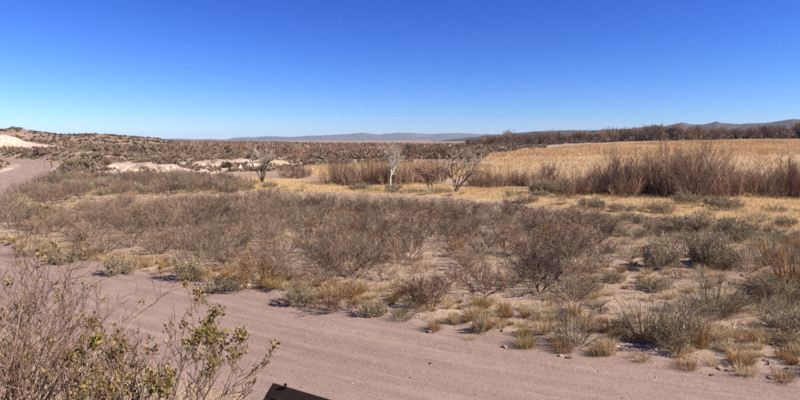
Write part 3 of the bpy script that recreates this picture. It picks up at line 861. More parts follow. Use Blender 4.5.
grass_mass('reed_field', GOLD_POLYS[1], 13000, M['reed'], 'tall tawny dry reeds filling the field beyond the thickets', 8, 0.8, 0.013, 0.8, 0.42, rag=1.1, ok=lambda x, y: vnoise(x / 4 + 7, y / 9) + 0.5 * rng.random(x.shape) > 0.42)
grass_mass('golden_meadow', GOLD_POLYS[2], 3000, M['gold'], 'dry tawny grass behind the bare trees', 7, 0.8, 0.014, 0.5, 0.3)

# ------------------------------------------------------------------ tamarisk thickets
def thicket(pts, nrow, place, group, smin, smax, protos, name='tamarisk', env=None):
    for r_, p_, (x, y) in rows(pts, nrow):
        k = rng.integers(len(protos)); s = smin + (smax - smin) * rng.random()
        if env: s *= np.interp(400 + x / y * FPX, env[0], env[1])
        look = {'russet_twig': 'russet', 'distant_twig': 'brown', 'grey_brown_twig': 'grey-brown', 'dark_brown_twig': 'dark brown'}[protos[k][1][1].materials[0].name]
        rowtxt = '' if nrow == 1 else f', {("front", "second", "third", "fourth", "rear")[r_ - 1]} row'
        put(protos[k], name, x, y, rng.random() * 6.28, s * 1.1, f'{look} shrub {place}, {ordinal(p_)} from left{rowtxt}', 'shrub', group, sz=s * (0.75 + 0.4 * rng.random()))
def strip(pxs, rngs, jit):
    return [W(x + rng.normal(0, jit), Y + 1.2 * rng.normal()) for x, Y in zip(pxs, rngs)]
pts = [W(283, 70), W(289, 68), W(295, 70), W(301, 68), W(307, 70)]
thicket(pts, 1, 'in the rounded clump by the pale tree', 'rounded clump by the pale tree', 0.72, 0.95, TAMROUND)
pts = [W(328 + 112 * (k + 0.5 * rng.random()) / 30, 57 + 5 * rng.random()) for k in range(30)]
thicket(pts, 2, 'behind the white tree', 'hedge of shrubs behind the white tree', 0.7, 1.05, TAM)
pts = [W(470 + 90 * (k + 0.5 * rng.random()) / 26, 55 + 4 * rng.random() - k * 0.12) for k in range(26)]
thicket(pts, 2, 'in the short hedge before the reeds', 'short hedge before the reeds', 0.42, 0.8, TAM)
pts = [W(556 + 285 * (k + 0.9 * rng.random()) / 86, 43.5 + 9.5 * rng.random() - 0.012 * k) for k in range(86)]
thicket(pts, 4, 'in the big thicket', 'big thicket in front of the reeds', 0.6, 1.2, TAM, env=((555, 575, 590, 605, 620, 633, 645, 658, 672, 685, 700, 712, 725, 740, 755, 770, 785, 800, 850), (0.5, 0.62, 0.7, 0.8, 1.05, 1.2, 1.05, 1.2, 1.08, 1.2, 1.25, 1.1, 0.82, 0.95, 0.75, 0.9, 0.82, 1.0, 1.05)))
pts = [W(538 + 70 * (k + 0.5 * rng.random()) / 10, 46.5 + 2 * rng.random()) for k in range(10)]
for k, (x, y) in enumerate(sorted(pts, key=lambda p: p[0] / p[1])):
    put(SAGE1[k % 4], 'saltbush', x, y, rng.random() * 6.28, 1.4 + 0.5 * rng.random(), f'grey-green bush at the foot of the big thicket, {ordinal(k + 1)} from left', 'bush', 'grey-green bushes at the foot of the big thicket')

gp = scatter(rng, [G(225, 190), G(330, 192), G(420, 196), G(560, 206), G(640, 212), G(800, 228), G(800, 208), G(640, 202), G(420, 190), G(250, 183)], 1.3, 46)
for r_, p_, (x, y) in rows(gp, 2):
    q = rng.random()
    pr, look = (TUFT[rng.integers(4)], 'whitish grass clump') if q < 0.6 else (SAGE1[rng.integers(4)], 'grey-green low bush') if q < 0.85 else (GREY1[rng.integers(4)], 'grey spiky bush')
    put(pr, 'strip_plant', x, y, rng.random() * 6.28, 0.9 + 0.7 * rng.random(), f'{look} in the golden strip, {ordinal(p_)} from left in the {("near", "far")[r_ - 1]} row', 'plant', 'plants scattered in the golden strip', sz=0.8 + 0.5 * rng.random())

# ------------------------------------------------------------------ the bare trees standing singly
def single_tree(px, Y, top, seed, mat_trunk, mat_crown, label, S, n, spread, r0, rb=0.05, lean=0.0, hf=0.62):
    x, y = W(px, Y)
    rng = np.random.default_rng(seed); B, T = MB(), MB(); tips = []
    z0 = h1(x, y)
    row_z = CAM_H + (HOR - top) / FPX * Y
    hgt = row_z - z0
    fan(B, rng, S, n, hgt * hf, spread, rb, r0, tips, T, hvar=0.15)
    T.flush(); allz = max(v[:, 2].max() for v in T.V)
    pr = two(B, T, mat_trunk, mat_crown, 'trunk', 'crown')
    s = hgt / allz
    return put(pr, 'bare_tree', x, y, 0, s, label, 'tree', z=z0, tilt=(0, lean))
S_T = dict(seg=(6, 5, 3, 2), wob=(0.13, 0.17, 0.2, 0.22), up=(0.08, 0.06, 0.05, 0.03), tap=(0.5, 0.35, 0.35, 0.4), kids=(7, 7, 6), lo=(0.3, 0.2, 0.15), ang=(0.65, 0.65, 0.7), len=(0.62, 0.52, 0.5), thin=(0.55, 0.5, 0.5), rmin=0.011, split=2)
single_tree(262, 60, 142.5, 201, M['twig_dark'], M['twig_ash'], 'pale bare tree with dark forked trunk standing in the golden grass', dict(S_T, kids=(6, 6, 4), up=(0.10, 0.10, 0.08, 0.05)), 4, 0.36, 0.07)
single_tree(390, 51.5, 138.5, 205, M['twig_white'], M['twig_ash'], 'slender bare tree with a bent white trunk', dict(S_T, kids=(12, 9, 6), lo=(0.36, 0.15, 0.15), len=(0.5, 0.55, 0.5), rmin=0.012), 1, 0.06, 0.072, hf=0.75)
single_tree(457, 49.5, 143.5, 209, M['twig_dark'], M['twig_mid'], 'wide spreading bare tree with dark forked limbs beside the white grass', dict(S_T, up=(0.03, 0.05, 0.05, 0.03)), 5, 0.75, 0.07, hf=0.55)
single_tree(431, 48.5, 158, 213, M['twig_dark'], M['twig_red'], 'small reddish bare tree next to the wide spreading tree', S_T, 4, 0.5, 0.05)
single_tree(545, 56, 163, 217, M['twig_dark'], M['twig_red'], 'small dark bare tree rising from the short hedge', S_T, 3, 0.5, 0.05)
single_tree(703, 52, 151, 221, M['twig_pale'], M['twig_pale'], 'pale dead tree with V-shaped limbs sticking out of the big thicket', dict(S_T, kids=(3, 3, 3)), 2, 0.42, 0.06)

# ------------------------------------------------------------------ thicket of leafless shrubs beyond the road
road_ok = lambda x, y: (np.abs(road_dist(x, y)) > ROAD_W / 2 + 0.7) & (road_dist(x, y) < 0)
CLEAR = [[G(268, 252), G(335, 250), G(330, 240), G(285, 241)], [G(392, 252), G(440, 252), G(445, 240), G(395, 239)], [G(440, 305), G(560, 312), G(560, 288), G(470, 285)]]
def clear_ok(x, y):
    m = np.ones(np.shape(x), bool)
    for c_ in CLEAR: m &= ~inpoly(x, y, c_)
    return m
poly = [G(15, 232), G(40, 214), G(110, 205), G(230, 205), G(420, 208), G(520, 212), G(590, 222), G(605, 236), G(600, 265), G(575, 290), G(480, 296), G(420, 306), G(370, 302), G(310, 288), G(270, 276), G(200, 262), G(140, 250), G(60, 247)]
pts = scatter(rng, poly, 0.86, 285, ok=lambda x, y: road_ok(x, y) & clear_ok(x, y))
print('thicket', len(pts))
for r_, p_, (x, y) in rows(pts, 10):
    s = 0.42 + 0.5 * vnoise(np.array([x / 3.0]), np.array([y / 3.0]))[0] + 0.25 * rng.random()
    s *= 0.82 + 0.18 * min(1, max(0, (math.hypot(x, y) - 16) / 8))
    dark = rng.random() < (0.45 if (y < 24 and x > -4) else 0.15)
    pr = (THICKD1 if dark else THICK1); k = rng.integers(len(pr))
    if rng.random() < 0.08: pr = THICKO1; k = rng.integers(2)
    look = 'rusty' if pr is THICKO1 else 'dark brown' if dark else 'grey-brown'
    put(pr[k], 'bare_shrub', x, y, rng.random() * 6.28, s * 1.12, f'{size_word(s, .7, .92)} {look} shrub, {ordinal(p_)} from left in the {ordinal(r_)} row of the thicket', 'shrub', 'leafless shrubs of the thicket beyond the road', sz=s * (0.7 + 0.25 * rng.random()))

# ------------------------------------------------------------------ open scrub at the right and the left flank
poly = [G(600, 218), G(700, 222), G(800, 232), G(900, 240), G(900, 372), G(800, 366), G(700, 352), G(600, 338), G(540, 325), G(545, 300), G(580, 275), G(615, 245)]
pts = scatter(rng, poly, 0.58, 298, ok=road_ok)
print('right scrub', len(pts))
for r_, p_, (x, y) in rows(pts, 8):
    q = rng.random(); s = 0.38 + 0.5 * rng.random() ** 1.4
    if q < 0.26: pr, look, nm, cat = GREY1[rng.integers(4)], 'grey twiggy low shrub', 'low_shrub', 'shrub'; s *= 1.15
    elif q < 0.44: pr, look, nm, cat = SAGE1[rng.integers(4)], 'grey-green leafy low shrub', 'saltbush', 'shrub'
    elif q < 0.79: pr, look, nm, cat = TUFT[rng.integers(4)], 'pale straw grass tuft', 'grass_tuft', 'grass'
    elif q < 0.93: pr, look, nm, cat = TUFTO[rng.integers(2)], 'tawny grass tuft', 'grass_tuft', 'grass'
    else: pr, look, nm, cat = THICKD1[rng.integers(3)], 'dark brown twiggy shrub', 'bare_shrub', 'shrub'; s *= 0.55
    put(pr, nm, x, y, rng.random() * 6.28, s * 1.1, f'{look}, {ordinal(p_)} from left in {ordinal(r_)} row, open scrub', cat, 'plants of the open scrub beyond the road', sz=s)
poly = [G(0, 215), G(30, 188), G(55, 178), G(200, 178), G(260, 186), G(230, 195), G(110, 198), G(40, 210), G(12, 230)]
pts = scatter(rng, poly, 1.1, 190, ok=road_ok)
for r_, p_, (x, y) in rows(pts, 6):
    q = rng.random(); s = 0.7 + 0.6 * rng.random()
    if q < 0.4: pr, look, nm, cat = THICK1[rng.integers(6)], 'grey-brown twiggy shrub', 'terrace_shrub', 'shrub'; s *= 0.85
    elif q < 0.6: pr, look, nm, cat = THICKD1[rng.integers(3)], 'dark twiggy shrub', 'terrace_shrub', 'shrub'; s *= 0.85
    elif q < 0.8: pr, look, nm, cat = SAGE1[rng.integers(4)], 'grey-green low shrub', 'saltbush', 'shrub'; s *= 1.2
    else: pr, look, nm, cat = TUFT[rng.integers(4)], 'pale straw grass tuft', 'grass_tuft', 'grass'; s *= 1.3
    put(pr, nm, x, y, rng.random() * 6.28, s, f'{look} below the pale bank, {ordinal(p_)} from left in {ordinal(r_)} row', cat, 'plants below the pale bank')

# ------------------------------------------------------------------ plants along the far edge of the road, each placed by itself
def edge(px, py, pr, w, hgt, name, label, cat, seed=0, group=None):
    """w, hgt: size in photo pixels of the plant whose base stands at (px, py)"""
    x, y = G(px, py, 0.12)
    d = math.hypot(y, CAM_H)
    vs = np.concatenate([np.array([v.co[:] for v in me.vertices]) for _n, me in pr])
    W0 = np.percentile(np.hypot(vs[:, 0], vs[:, 1]), 96) * 2; H0 = np.percentile(vs[:, 2], 98)
    o = put(pr, name, x, y, (px * 1.7 + seed) % 6.28, w * d / FPX / W0, label, cat, sz=hgt * d / FPX / H0)
    return o
edge(121, 270, SAGE[1], 34, 20, 'saltbush', 'round grey-green bush alone on the pale verge', 'bush')
edge(190, 276, SAGE[2], 34, 24, 'saltbush', 'grey-green bush on the verge with a rusty shrub beside it', 'bush')
edge(222, 287, SAGE[0], 40, 14, 'saltbush', 'low flat grey-green bush hugging the road edge', 'bush')
edge(252, 286, THICKO[0], 58, 36, 'bare_shrub', 'broad rusty-brown shrub standing at the road edge', 'shrub')
edge(199, 279, THICKO[1], 12, 14, 'bare_shrub', 'small rusty shrub squeezed between grey-green bushes on the verge', 'shrub')
edge(298, 300, SAGE[3], 34, 24, 'saltbush', 'grey-green bush behind the stones at the road edge', 'bush')
edge(338, 305, THICKO[0], 56, 28, 'bare_shrub', 'wide tan twiggy shrub next to the bush behind the stones', 'shrub', 2)
edge(372, 311, SAGE[0], 30, 18, 'saltbush', 'small grey bush on the verge before the dark thicket', 'bush')
edge(402, 316, GREY[1], 26, 18, 'low_shrub', 'grey twiggy bush beside the yellow tuft on the verge', 'bush')
edge(434, 326, WEEDO[0], 22, 18, 'broom_weed', 'golden-brown tuft with a pale patch of sand beside it', 'tuft')
edge(453, 320, TUFT[1], 18, 12, 'grass_tuft', 'pale straw tuft between the golden-brown tuft and the grey-green sprig', 'grass')
edge(478, 328, SAGE[1], 18, 17, 'saltbush', 'slim grey-green sprig near the olive broom weed', 'bush')
edge(470, 335, TUFT[2], 20, 11, 'grass_tuft', 'pale straw tuft at the foot of the grey-green sprig', 'grass')
edge(525, 342, WEED[0], 31, 23, 'broom_weed', 'rounded olive-yellow broom weed at the road edge', 'weed')
edge(563, 346, WEEDO[1], 32, 19, 'broom_weed', 'tan broom weed next to the rounded olive-yellow one', 'weed')
edge(572, 340, GREY[2], 50, 44, 'low_shrub', 'tall pale spiky shrub behind the tan broom weed', 'shrub')
edge(597, 350, WEED[1], 24, 20, 'broom_weed', 'small yellowish weed at the road edge past the tan one', 'weed')
edge(608, 350, TUFT[0], 24, 24, 'grass_tuft', 'tall pale straw tuft past the small yellowish weed', 'grass')
edge(640, 355, TUFTO[0], 36, 15, 'grass_tuft', 'tawny low grass along the road edge', 'grass')
edge(686, 363, WEEDO[0], 32, 17, 'broom_weed', 'rounded brown broom weed overhanging the road edge', 'weed', 3)
edge(712, 361, TUFT[3], 24, 16, 'grass_tuft', 'straw tuft behind the overhanging brown weed', 'grass')
edge(745, 368, TUFT[1], 40, 20, 'grass_tuft', 'wide straw tuft by the scattered pale stones', 'grass')
edge(783, 375, TUFTO[1], 34, 20, 'grass_tuft', 'tawny tuft where the verge leaves the picture', 'grass')
edge(645, 338, GREY[0], 62, 40, 'low_shrub', 'large grey spiky shrub with a dark shaded foot', 'shrub')
edge(672, 346, SAGE[2], 48, 34, 'saltbush', 'grey-green shrub adjoining the large grey spiky shrub', 'shrub')
edge(700, 345, TUFTO[0], 34, 30, 'grass_tuft', 'tall tawny grass clump against the grey-green shrub', 'grass', 2)
edge(715, 312, GREY[3], 66, 36, 'low_shrub', 'broad grey shrub on the bare sand of the open scrub', 'shrub')
edge(762, 302, SAGE[3], 30, 28, 'saltbush', 'upright grey-green shrub beside the broad grey shrub', 'shrub')
edge(705, 264, SAGE[0], 48, 30, 'saltbush', 'grey shrub with a black shaded hollow in the open scrub', 'shrub')
edge(660, 268, SAGE[1], 42, 26, 'saltbush', 'grey-green shrub next to the one with the black hollow', 'shrub')
edge(750, 270, GREY[2], 48, 32, 'low_shrub', 'spreading grey shrub before the tawny weeds', 'shrub')
edge(790, 290, TUFTO[1], 60, 44, 'grass_tuft', 'large clump of tawny weeds at the edge of the scrub', 'weed')
edge(772, 262, TUFTO[0], 44, 26, 'grass_tuft', 'tawny weed clump behind the large one at the edge of the scrub', 'weed')
edge(796, 252, TUFTO[1], 36, 22, 'grass_tuft', 'farthest tawny weed clump, next to the golden grass', 'weed')
edge(345, 275, THICKD[1], 74, 36, 'bare_shrub', 'dark twiggy shrub with a pale trunk by the sandy clearing', 'shrub')
edge(35, 252, GREY[2], 40, 22, 'low_shrub', 'grey shrub just past the yellow scrap on the verge', 'shrub')
edge(65, 259, SAGE[0], 36, 16, 'saltbush', 'low grey-green bush between the yellow scrap and the round bush', 'bush')
edge(100, 185+70, THICK[2], 60, 30, 'bare_shrub', 'grey-brown shrub leaning over the verge behind the round bush', 'shrub')

edge(667, 212, TUFT[3], 40, 17, 'grass_tuft', 'tall whitish grass clump in front of the big thicket', 'grass')
edge(640, 209, TUFT[2], 30, 12, 'grass_tuft', 'whitish grass clump next to the tall one before the big thicket', 'grass')
edge(520, 203, TUFT[1], 26, 9, 'grass_tuft', 'pale grass clump in the golden strip before the short hedge', 'grass')
edge(690, 232, SAGE[2], 40, 18, 'saltbush', 'grey-green shrub nearest the golden strip', 'shrub')
edge(738, 238, SAGE[3], 42, 20, 'saltbush', 'olive-green shrub standing where the golden grass meets the scrub', 'shrub')
edge(470, 318, TUFT[0], 26, 14, 'grass_tuft', 'pale tuft on the bare sand behind the slim sprig', 'grass')
edge(505, 312, TUFTO[0], 30, 15, 'grass_tuft', 'tawny tuft on the bare sand behind the broom weed', 'grass')
edge(428, 308, THICKD[2], 60, 34, 'bare_shrub', 'dark brown bush at the sunlit edge of the thicket', 'shrub')
edge(480, 294, THICKD[0], 80, 36, 'bare_shrub', 'wide dark reddish bush behind the bare sand', 'shrub')
edge(540, 290, THICKD[1], 80, 36, 'bare_shrub', 'dark twiggy bush next to the wide reddish one', 'shrub')
# pale dry tufts along the verges
def verge_ok(x, y):
    d = road_dist(x, y); return (d < -(ROAD_W / 2 + 0.15)) & (d > -(ROAD_W / 2 + 2.2))
poly = [G(-20, 262), G(400, 340), G(820, 400), G(900, 345), G(400, 290), G(-20, 235)]
pts = scatter(rng, poly, 0.22, 298, ok=verge_ok)
for r_, p_, (x, y) in rows(pts, 4):
    q = rng.random(); s = 0.38 + 0.52 * rng.random() ** 1.3
    pr = TUFT[rng.integers(4)] if q < .62 else TUFTO[rng.integers(2)] if q < .78 else WEEDO[rng.integers(2)] if q < .92 else WEED[rng.integers(2)]
    look = 'pale straw' if q < .62 else 'tawny' if q < .78 else 'golden-brown' if q < .92 else 'olive'
    put(pr, 'verge_tuft', x, y, rng.random() * 6.28, s, f'small {look} tuft on the verge, {ordinal(p_)} from left in {ordinal(r_)} row', 'grass', 'small tufts along the verge')

# fine dry grass and twig litter between the shrubs
poly = [G(-30, 250), G(0, 205), G(60, 178), G(230, 190), G(420, 197), G(600, 210), G(800, 222), G(920, 240), G(920, 385), G(800, 378), G(600, 352), G(400, 320), G(200, 284)]
grass_mass('dry_grass', poly, 9800, M['straw'], 'sparse pale dry grass between the shrubs', 7, 0.30, 0.0048, 0.12, 0.7, ok=lambda x, y: road_ok(x, y) & (vnoise(x / 2.2, y / 2.2) > 0.42))
def litter(n, poly):
    P = np.array(poly); lo = P.min(0); hi = P.max(0)
    c = lo + (hi - lo) * rng.random((n * 5, 2)); c = c[inpoly(c[:, 0], c[:, 1], poly) & road_ok(c[:, 0], c[:, 1])][:n]
    z = H(c[:, 0], c[:, 1]); n = len(c)
    a = rng.random(n) * 6.28; l = 0.05 + 0.22 * rng.random(n) ** 2; w = 0.004 + 0.006 * rng.random(n)
    d = np.stack([np.cos(a), np.sin(a), rng.normal(0, 0.25, n)], 1) * l[:, None]; s = np.stack([-np.sin(a), np.cos(a), np.zeros(n)], 1) * w[:, None]
    p = np.column_stack([c, z + 0.02])
    V = np.stack([p - d - s, p - d + s, p + d + s, p + d - s, p - d + [0, 0, .012], p + d + [0, 0, .012]], 1).reshape(-1, 3)
    i = np.arange(n)[:, None] * 6
    Q = np.concatenate([i + np.array([0, 4, 5, 3]), i + np.array([4, 1, 2, 5])])
    tag(obj('twig_litter', make_mesh('twig_litter', V, Q, None, np.repeat(rng.random(n), 6)), M['litter']), 'fallen twigs littering the sand between the shrubs', 'litter', kind='stuff')
litter(16000, poly)

# ------------------------------------------------------------------ stones and gravel
def stone_mesh(seed, flat=0.6):
    rng = np.random.default_rng(seed)
    import bmesh
    bm = bmesh.new(); bmesh.ops.create_icosphere(bm, subdivisions=2, radius=1)
    off = Vector(rng.random(3) * 50)
    for v in bm.verts:
        n = mnoise.noise(v.co * 1.3 + off) * 0.45 + mnoise.noise(v.co * 3 + off) * 0.12
        v.co *= 1 + n
        v.co.z *= flat
        v.co.x *= 1.25
    me = bpy.data.meshes.new('stone'); bm.to_mesh(me); bm.free(); return me
ST = [stone_mesh(300 + k, 0.45 + 0.12 * (k % 3)) for k in range(5)]
def stone(px, py, w, dark, label, k):
    x, y = G(px, py, 0.06); d = math.hypot(y, CAM_H)
    me = ST[k % 5].copy(); me.materials.append(M['stone_dark'] if dark else M['stone'])
    s = w * d / FPX / 2.5
    o = link(bpy.data.objects.new('stone', me)); rd = abs(road_dist([x], [y])[0])
    o.location = (x, y, max(h1(x, y), 0.02) + s * 0.15); o.scale = (s, s, s); o.rotation_euler = (0, 0, k * 1.3)
    tag(o, label, 'stone', 'stones beside the road')
for k, a in enumerate([(569, 356, 7, True, 'dark fist-sized stone lying on the road edge below the tan weed'),
                       (561, 354, 6, False, 'pale stone touching the dark one below the tan weed'),
                       (274, 303, 8, True, 'dark stone at the road edge before the grey-green bush'),
                       (281, 301, 9, False, 'pale flat stone just past the dark one at the road edge'),
                       (289, 304, 6, True, 'smaller dark stone beyond the pale flat one at the road edge'),
                       (712, 373, 5, True, 'dark stone on the road below the straw tuft'),
                       (720, 367, 8, False, 'largest pale stone by the wide straw tuft'),
                       (729, 369, 6, False, 'pale stone next to the largest one by the straw tuft'),
                       (735, 366, 5, False, 'small pale stone behind the two by the straw tuft'),
                       (770, 376, 7, False, 'pale stone on the road edge near the last tawny tuft'),
                       (430, 330, 6, False, 'pale stone on the road edge before the golden-brown tuft'),
                       (505, 345, 7, False, 'pale flat stone left of the olive broom weed'),
                       (672, 340, 7, False, 'pale stone against the grey-green shrub'),
                       (775, 318, 8, False, 'pale stone on bare sand of the open scrub'),
                       (787, 322, 6, False, 'smaller pale stone beyond the one on bare sand'),
                       (431, 361, 3, True, 'small dark stone in the middle of the road')]): stone(*a, k)
def pebbles(name, n, size, where, label):
    c = []
    s = rng.random(n * 3) * CLs[-1] * 0.35 + CLs[10]
    v = where(len(s))
    x = np.interp(s, CLs, CL[:, 0]) + np.interp(s, CLs, nrm[:, 0]) * v; y = np.interp(s, CLs, CL[:, 1]) + np.interp(s, CLs, nrm[:, 1]) * v
    m = (y > 4) & (np.abs(x) < y * 0.8 + 1); x, y, v = x[m][:n], y[m][:n], v[m][:n]; n = len(x)
    z = np.maximum(H(x, y), 0.0) + 0.0
    r = size * (0.4 + rng.random(n) ** 3 * 1.6)
    o8 = np.array([[1, 0, 0], [-1, 0, 0], [0, 1, 0], [0, -1, 0], [0, 0, .7], [0, 0, -.7]])
    V = (o8[None] * (0.6 + 0.8 * rng.random((n, 6, 1)))) * r[:, None, None] + np.stack([x, y, z + r * 0.3], 1)[:, None, :]
    F = np.array([[0, 2, 4], [2, 1, 4], [1, 3, 4], [3, 0, 4], [2, 0, 5], [1, 2, 5], [3, 1, 5], [0, 3, 5]])
    T = (F[None] + np.arange(n)[:, None, None] * 6).reshape(-1, 3)
    tag(obj(name, make_mesh(name, V.reshape(-1, 3), None, T, np.repeat(rng.random(n), 6)), M['pebble']), label, 'gravel', kind='stuff')
def w_road(n): return np.where(rng.random(n) < 0.5, rng.choice([-1.05, 0.15, 1.35, -2.2, 2.2], n) + rng.normal(0, 0.16, n), rng.uniform(-2.4, 2.4, n))
def w_edge(n): return -(2.45 + np.abs(rng.normal(0, 0.5, n)))
pebbles('road_gravel', 9500, 0.011, w_road, 'loose gravel thrown up between the wheel tracks')
pebbles('verge_gravel', 3500, 0.022, w_edge, 'pale gravel along the far verge')

# ------------------------------------------------------------------ slope below the camera
poly = [(-11, 4.6), (-13, 12), (-4, 10.5), (2, 7.4), (6, 5.5), (4, 4.6)]
near_ok = lambda x, y: road_dist(x, y) > ROAD_W / 2 + 0.25
grass_mass('slope_grass', poly, 2600, M['straw'], 'dry straw grass on the slope below the bushes', 9, 0.17, 0.0032, 0.10, 0.7, ok=lambda x, y: near_ok(x, y) & (x < 2))

S_CREO = dict(seg=(8, 5, 4, 3), wob=(0.11, 0.15, 0.18, 0.2), up=(0.05, 0.09, 0.10, 0.08), tap=(0.14, 0.3, 0.4, 0.45), kids=(6, 4, 2), lo=(0.18, 0.2, 0.2), ang=(0.5, 0.55, 0.6), len=(0.5, 0.5, 0.5), thin=(0.6, 0.6, 0.62), rmin=0.0021, sides=(5, 4, 3, 3), minz=-0.05)
def creosote(x, y, seed, n, height, spread, leaf, label, lean=(0, 0), r0=0.0105, S=S_CREO, az=None, leaf_top=0.0):
    rng = np.random.default_rng(seed)
    root = link(bpy.data.objects.new('creosote_bush', None)); root.location = (x, y, h1(x, y) - 0.03)
    tag(root, label, 'bush')
    for k in range(n):
        B = MB(); tips = []
        ph = 6.283 * (k + rng.random()) / n if az is None else az[0] + (az[1] - az[0]) * (k + rng.random()) / n
        th = spread * math.sqrt(rng.random())
        d = unit(np.array([math.sin(th) * math.cos(ph) + lean[0], math.sin(th) * math.sin(ph) + lean[1], math.cos(th)]))
        p = np.array([math.cos(ph), math.sin(ph), 0]) * 0.12 * rng.random()
        branch(B, rng, p, d, height * (1 - 0.35 * rng.random()), r0 * (0.7 + 0.6 * rng.random()), 0, S, tips)
        st = obj('stem', B.mesh('stem'), M['creo_stem'], root)
        if leaf > 0:
            # leaves sit in clusters at the shoot ends, more towards the top
            zt = np.array([t_[0][2] for t_ in tips]); f = (zt - zt.min()) / (zt.max() - zt.min() + 1e-6)
            pick = [t_ for t_, q in zip(tips, f) if rng.random() < leaf * (1 - leaf_top + leaf_top * q * 1.6) and q > 0.35 * leaf_top]
            if pick:
                V, F, tt = leaflets(rng, pick, 10, 0.020, 0.013, up=0.7)
                L = MB(); L.add(V, None, F, tt)
                tag(obj('leaves', L.mesh('leaves'), M['creo_leaf'] if rng.random() < 0.75 else M['creo_dry'], st), kind='stuff')
    return root
def at(px, Y): return W(px, Y)
x, y = at(15, 3.3); creosote(x, y, 401, 32, 1.42, 0.70, 0.05, 'tangled grey creosote bush filling the lower left corner', leaf_top=0.9)
x, y = at(95, 3.5); creosote(x, y, 402, 26, 1.15, 0.85, 0.03, 'lower twiggy creosote bush between the tangled and the leafy one', leaf_top=0.9)
x, y = at(160, 3.2); creosote(x, y, 407, 12, 1.08, 0.46, 0.5, 'olive-leaved creosote bush with bare lower stems above the road', leaf_top=0.95, S=dict(S_CREO, kids=(4, 4, 3), lo=(0.5, 0.35, 0.3), rmin=0.003), lean=(0.03, 0))
x, y = at(-60, 3.6); creosote(x, y, 404, 18, 1.35, 0.8, 0.02, 'grey creosote bush cut off by the picture edge', leaf_top=0.9)

# ------------------------------------------------------------------ dark-framed panel below the camera
def info_panel():
    z_ = 0
    Yp = 3.55
    a = np.array([*W(281, Yp), 0.0]); a[2] = CAM_H - (383.5 - HOR) / FPX * (Yp + 0.0) * 1.03
    b = np.array([*W(352, 3.24), 0.0]); b[2] = a[2]
    ex = unit(b - a); ez = UP; ey = np.cross(ez, ex)             # ey away from the camera
    root = link(bpy.data.objects.new('information_panel', None)); g = h1(a[0] + ex[0] * .5, a[1] + ex[1] * .5)
    root.location = (a[0], a[1], g); root.rotation_euler = (0, 0, math.atan2(ex[1], ex[0]))
    tag(root, 'dark brown framed panel jutting up at the bottom edge below the creosote', 'sign')
    top = a[2] - g; L = 0.95; dep = 0.56; til = R(38)
    ct, st = math.cos(til), math.sin(til)
    Mx = np.array([[1, 0, 0], [0, ct, -st], [0, st, ct]])
    def part(nm, c, h, m):
        B = MB(); B.box(np.array([c[0], 0, 0]) + Mx @ np.array([0, c[1], c[2]]) + np.array([0, 0, top]), h, Mx)
        me = B.mesh(nm); o = obj(nm, me, m, root)
        bv = o.modifiers.new('edge', 'BEVEL'); bv.width = 0.004; bv.segments = 2
        return o
    # local y runs up the slope; its upper end is y = 0
    part('frame_rail', (L / 2, -0.05, -0.02), (L / 2, 0.05, 0.022), M['frame'])
    part('frame_rail', (L / 2, -dep + 0.03, -0.02), (L / 2, 0.03, 0.022), M['frame'])
    part('frame_stile', (0.03, -dep / 2 - 0.02, -0.02), (0.028, dep / 2 - 0.081, 0.020), M['frame'])
    part('frame_stile', (L - 0.03, -dep / 2 - 0.02, -0.02), (0.028, dep / 2 - 0.081, 0.020), M['frame'])
    part('panel', (L / 2, -dep / 2 - 0.02, -0.024), (L / 2 - 0.059, dep / 2 - 0.081, 0.008), M['panel'])
    for q in (0.17, L - 0.17):
        B = MB(); B.box((q, -0.30, (top - 0.3) / 2 - 0.2), (0.035, 0.035, (top - 0.3) / 2 + 0.05)); obj('post', B.mesh('post'), M['frame'], root)
    B = MB(); B.tube(np.array([[0.115, -0.012, top - 0.01], [0.115, -0.012, top + 0.022]]), np.array([0.006, 0.006]), 0.5, 8); B.tube(np.array([[0.115, -0.012, top + 0.012], [0.115, -0.012, top + 0.024], [0.115, -0.012, top + 0.026]]), np.array([0.009, 0.009, 0.001]), 0.5, 6)
    obj('bolt', B.mesh('bolt'), M['bolt'], root)
info_panel()

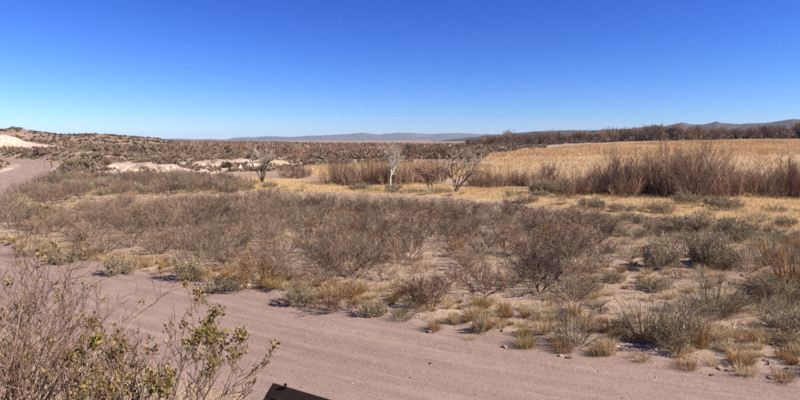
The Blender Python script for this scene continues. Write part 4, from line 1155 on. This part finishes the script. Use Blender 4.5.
# ------------------------------------------------------------------ marker posts by the far road and the yellow scrap
def roadside_post():
    x, y = W(44.5, 92); z = h1(x, y)
    root = link(bpy.data.objects.new('road_sign', None)); root.location = (x, y, z)
    tag(root, 'small faded sign on a thin post beside the far road', 'sign')
    B = MB(); B.tube(np.array([[0, 0, -0.2], [0, 0, 1.9]]), np.array([0.035, 0.03]), 0.5, 6); obj('post', B.mesh('post'), M['post'], root)
    B = MB(); B.box((0, -0.07, 1.6), (0.19, 0.015, 0.19)); obj('sign_plate', B.mesh('sign_plate'), M['sign'], root)
    x, y = W(51.5, 95); z = h1(x, y)
    B = MB(); B.tube(np.array([[0, 0, -0.2], [0.02, 0, 0.5], [0, 0, 1.15], [0, 0, 1.2]]), np.array([0.085, 0.08, 0.08, 0.03]), 0.4, 8)
    o = obj('wooden_post', B.mesh('wooden_post'), M['post']); o.location = (x, y, z)
    tag(o, 'short dark post standing just past the small faded sign', 'post')
roadside_post()
def scrap():
    import bmesh
    x, y = G(12, 240, 0.12)
    bm = bmesh.new(); bmesh.ops.create_icosphere(bm, subdivisions=3, radius=1)
    for v in bm.verts:
        n = mnoise.noise(v.co * 1.7 + Vector((3, 1, 2))) * 0.5 + mnoise.noise(v.co * 5) * 0.22
        v.co = Vector((v.co.x * 0.10, v.co.y * 0.08, v.co.z * 0.06)) * (1 + n)
    me = bpy.data.meshes.new('yellow_scrap'); bm.to_mesh(me); bm.free()
    o = obj('yellow_scrap', me, M['yellow']); o.location = (x, y, h1(x, y) + 0.045)
    tag(o, 'small crumpled bright yellow scrap on the verge at the picture edge', 'litter')
scrap()

# ------------------------------------------------------------------ haze
def haze():
    B = MB(); B.box((0, 0, 62), (14500, 14500, 78))
    m = bpy.data.materials.new('haze'); m.use_nodes = True; nt = m.node_tree
    nt.nodes.remove(nt.nodes['Principled BSDF'])
    v = nt.nodes.new('ShaderNodeVolumePrincipled'); v.inputs['Density'].default_value = 5.0e-5; v.inputs['Color'].default_value = (0.55, 0.74, 1.0, 1)
    nt.links.new(v.outputs[0], nt.nodes['Material Output'].inputs['Volume'])
    tag(obj('haze', B.mesh('haze'), m), 'thin dry air between the camera and the far mountains', 'haze', kind='stuff')
haze()

for me_ in list(bpy.data.meshes):
    if me_.users == 0: bpy.data.meshes.remove(me_)
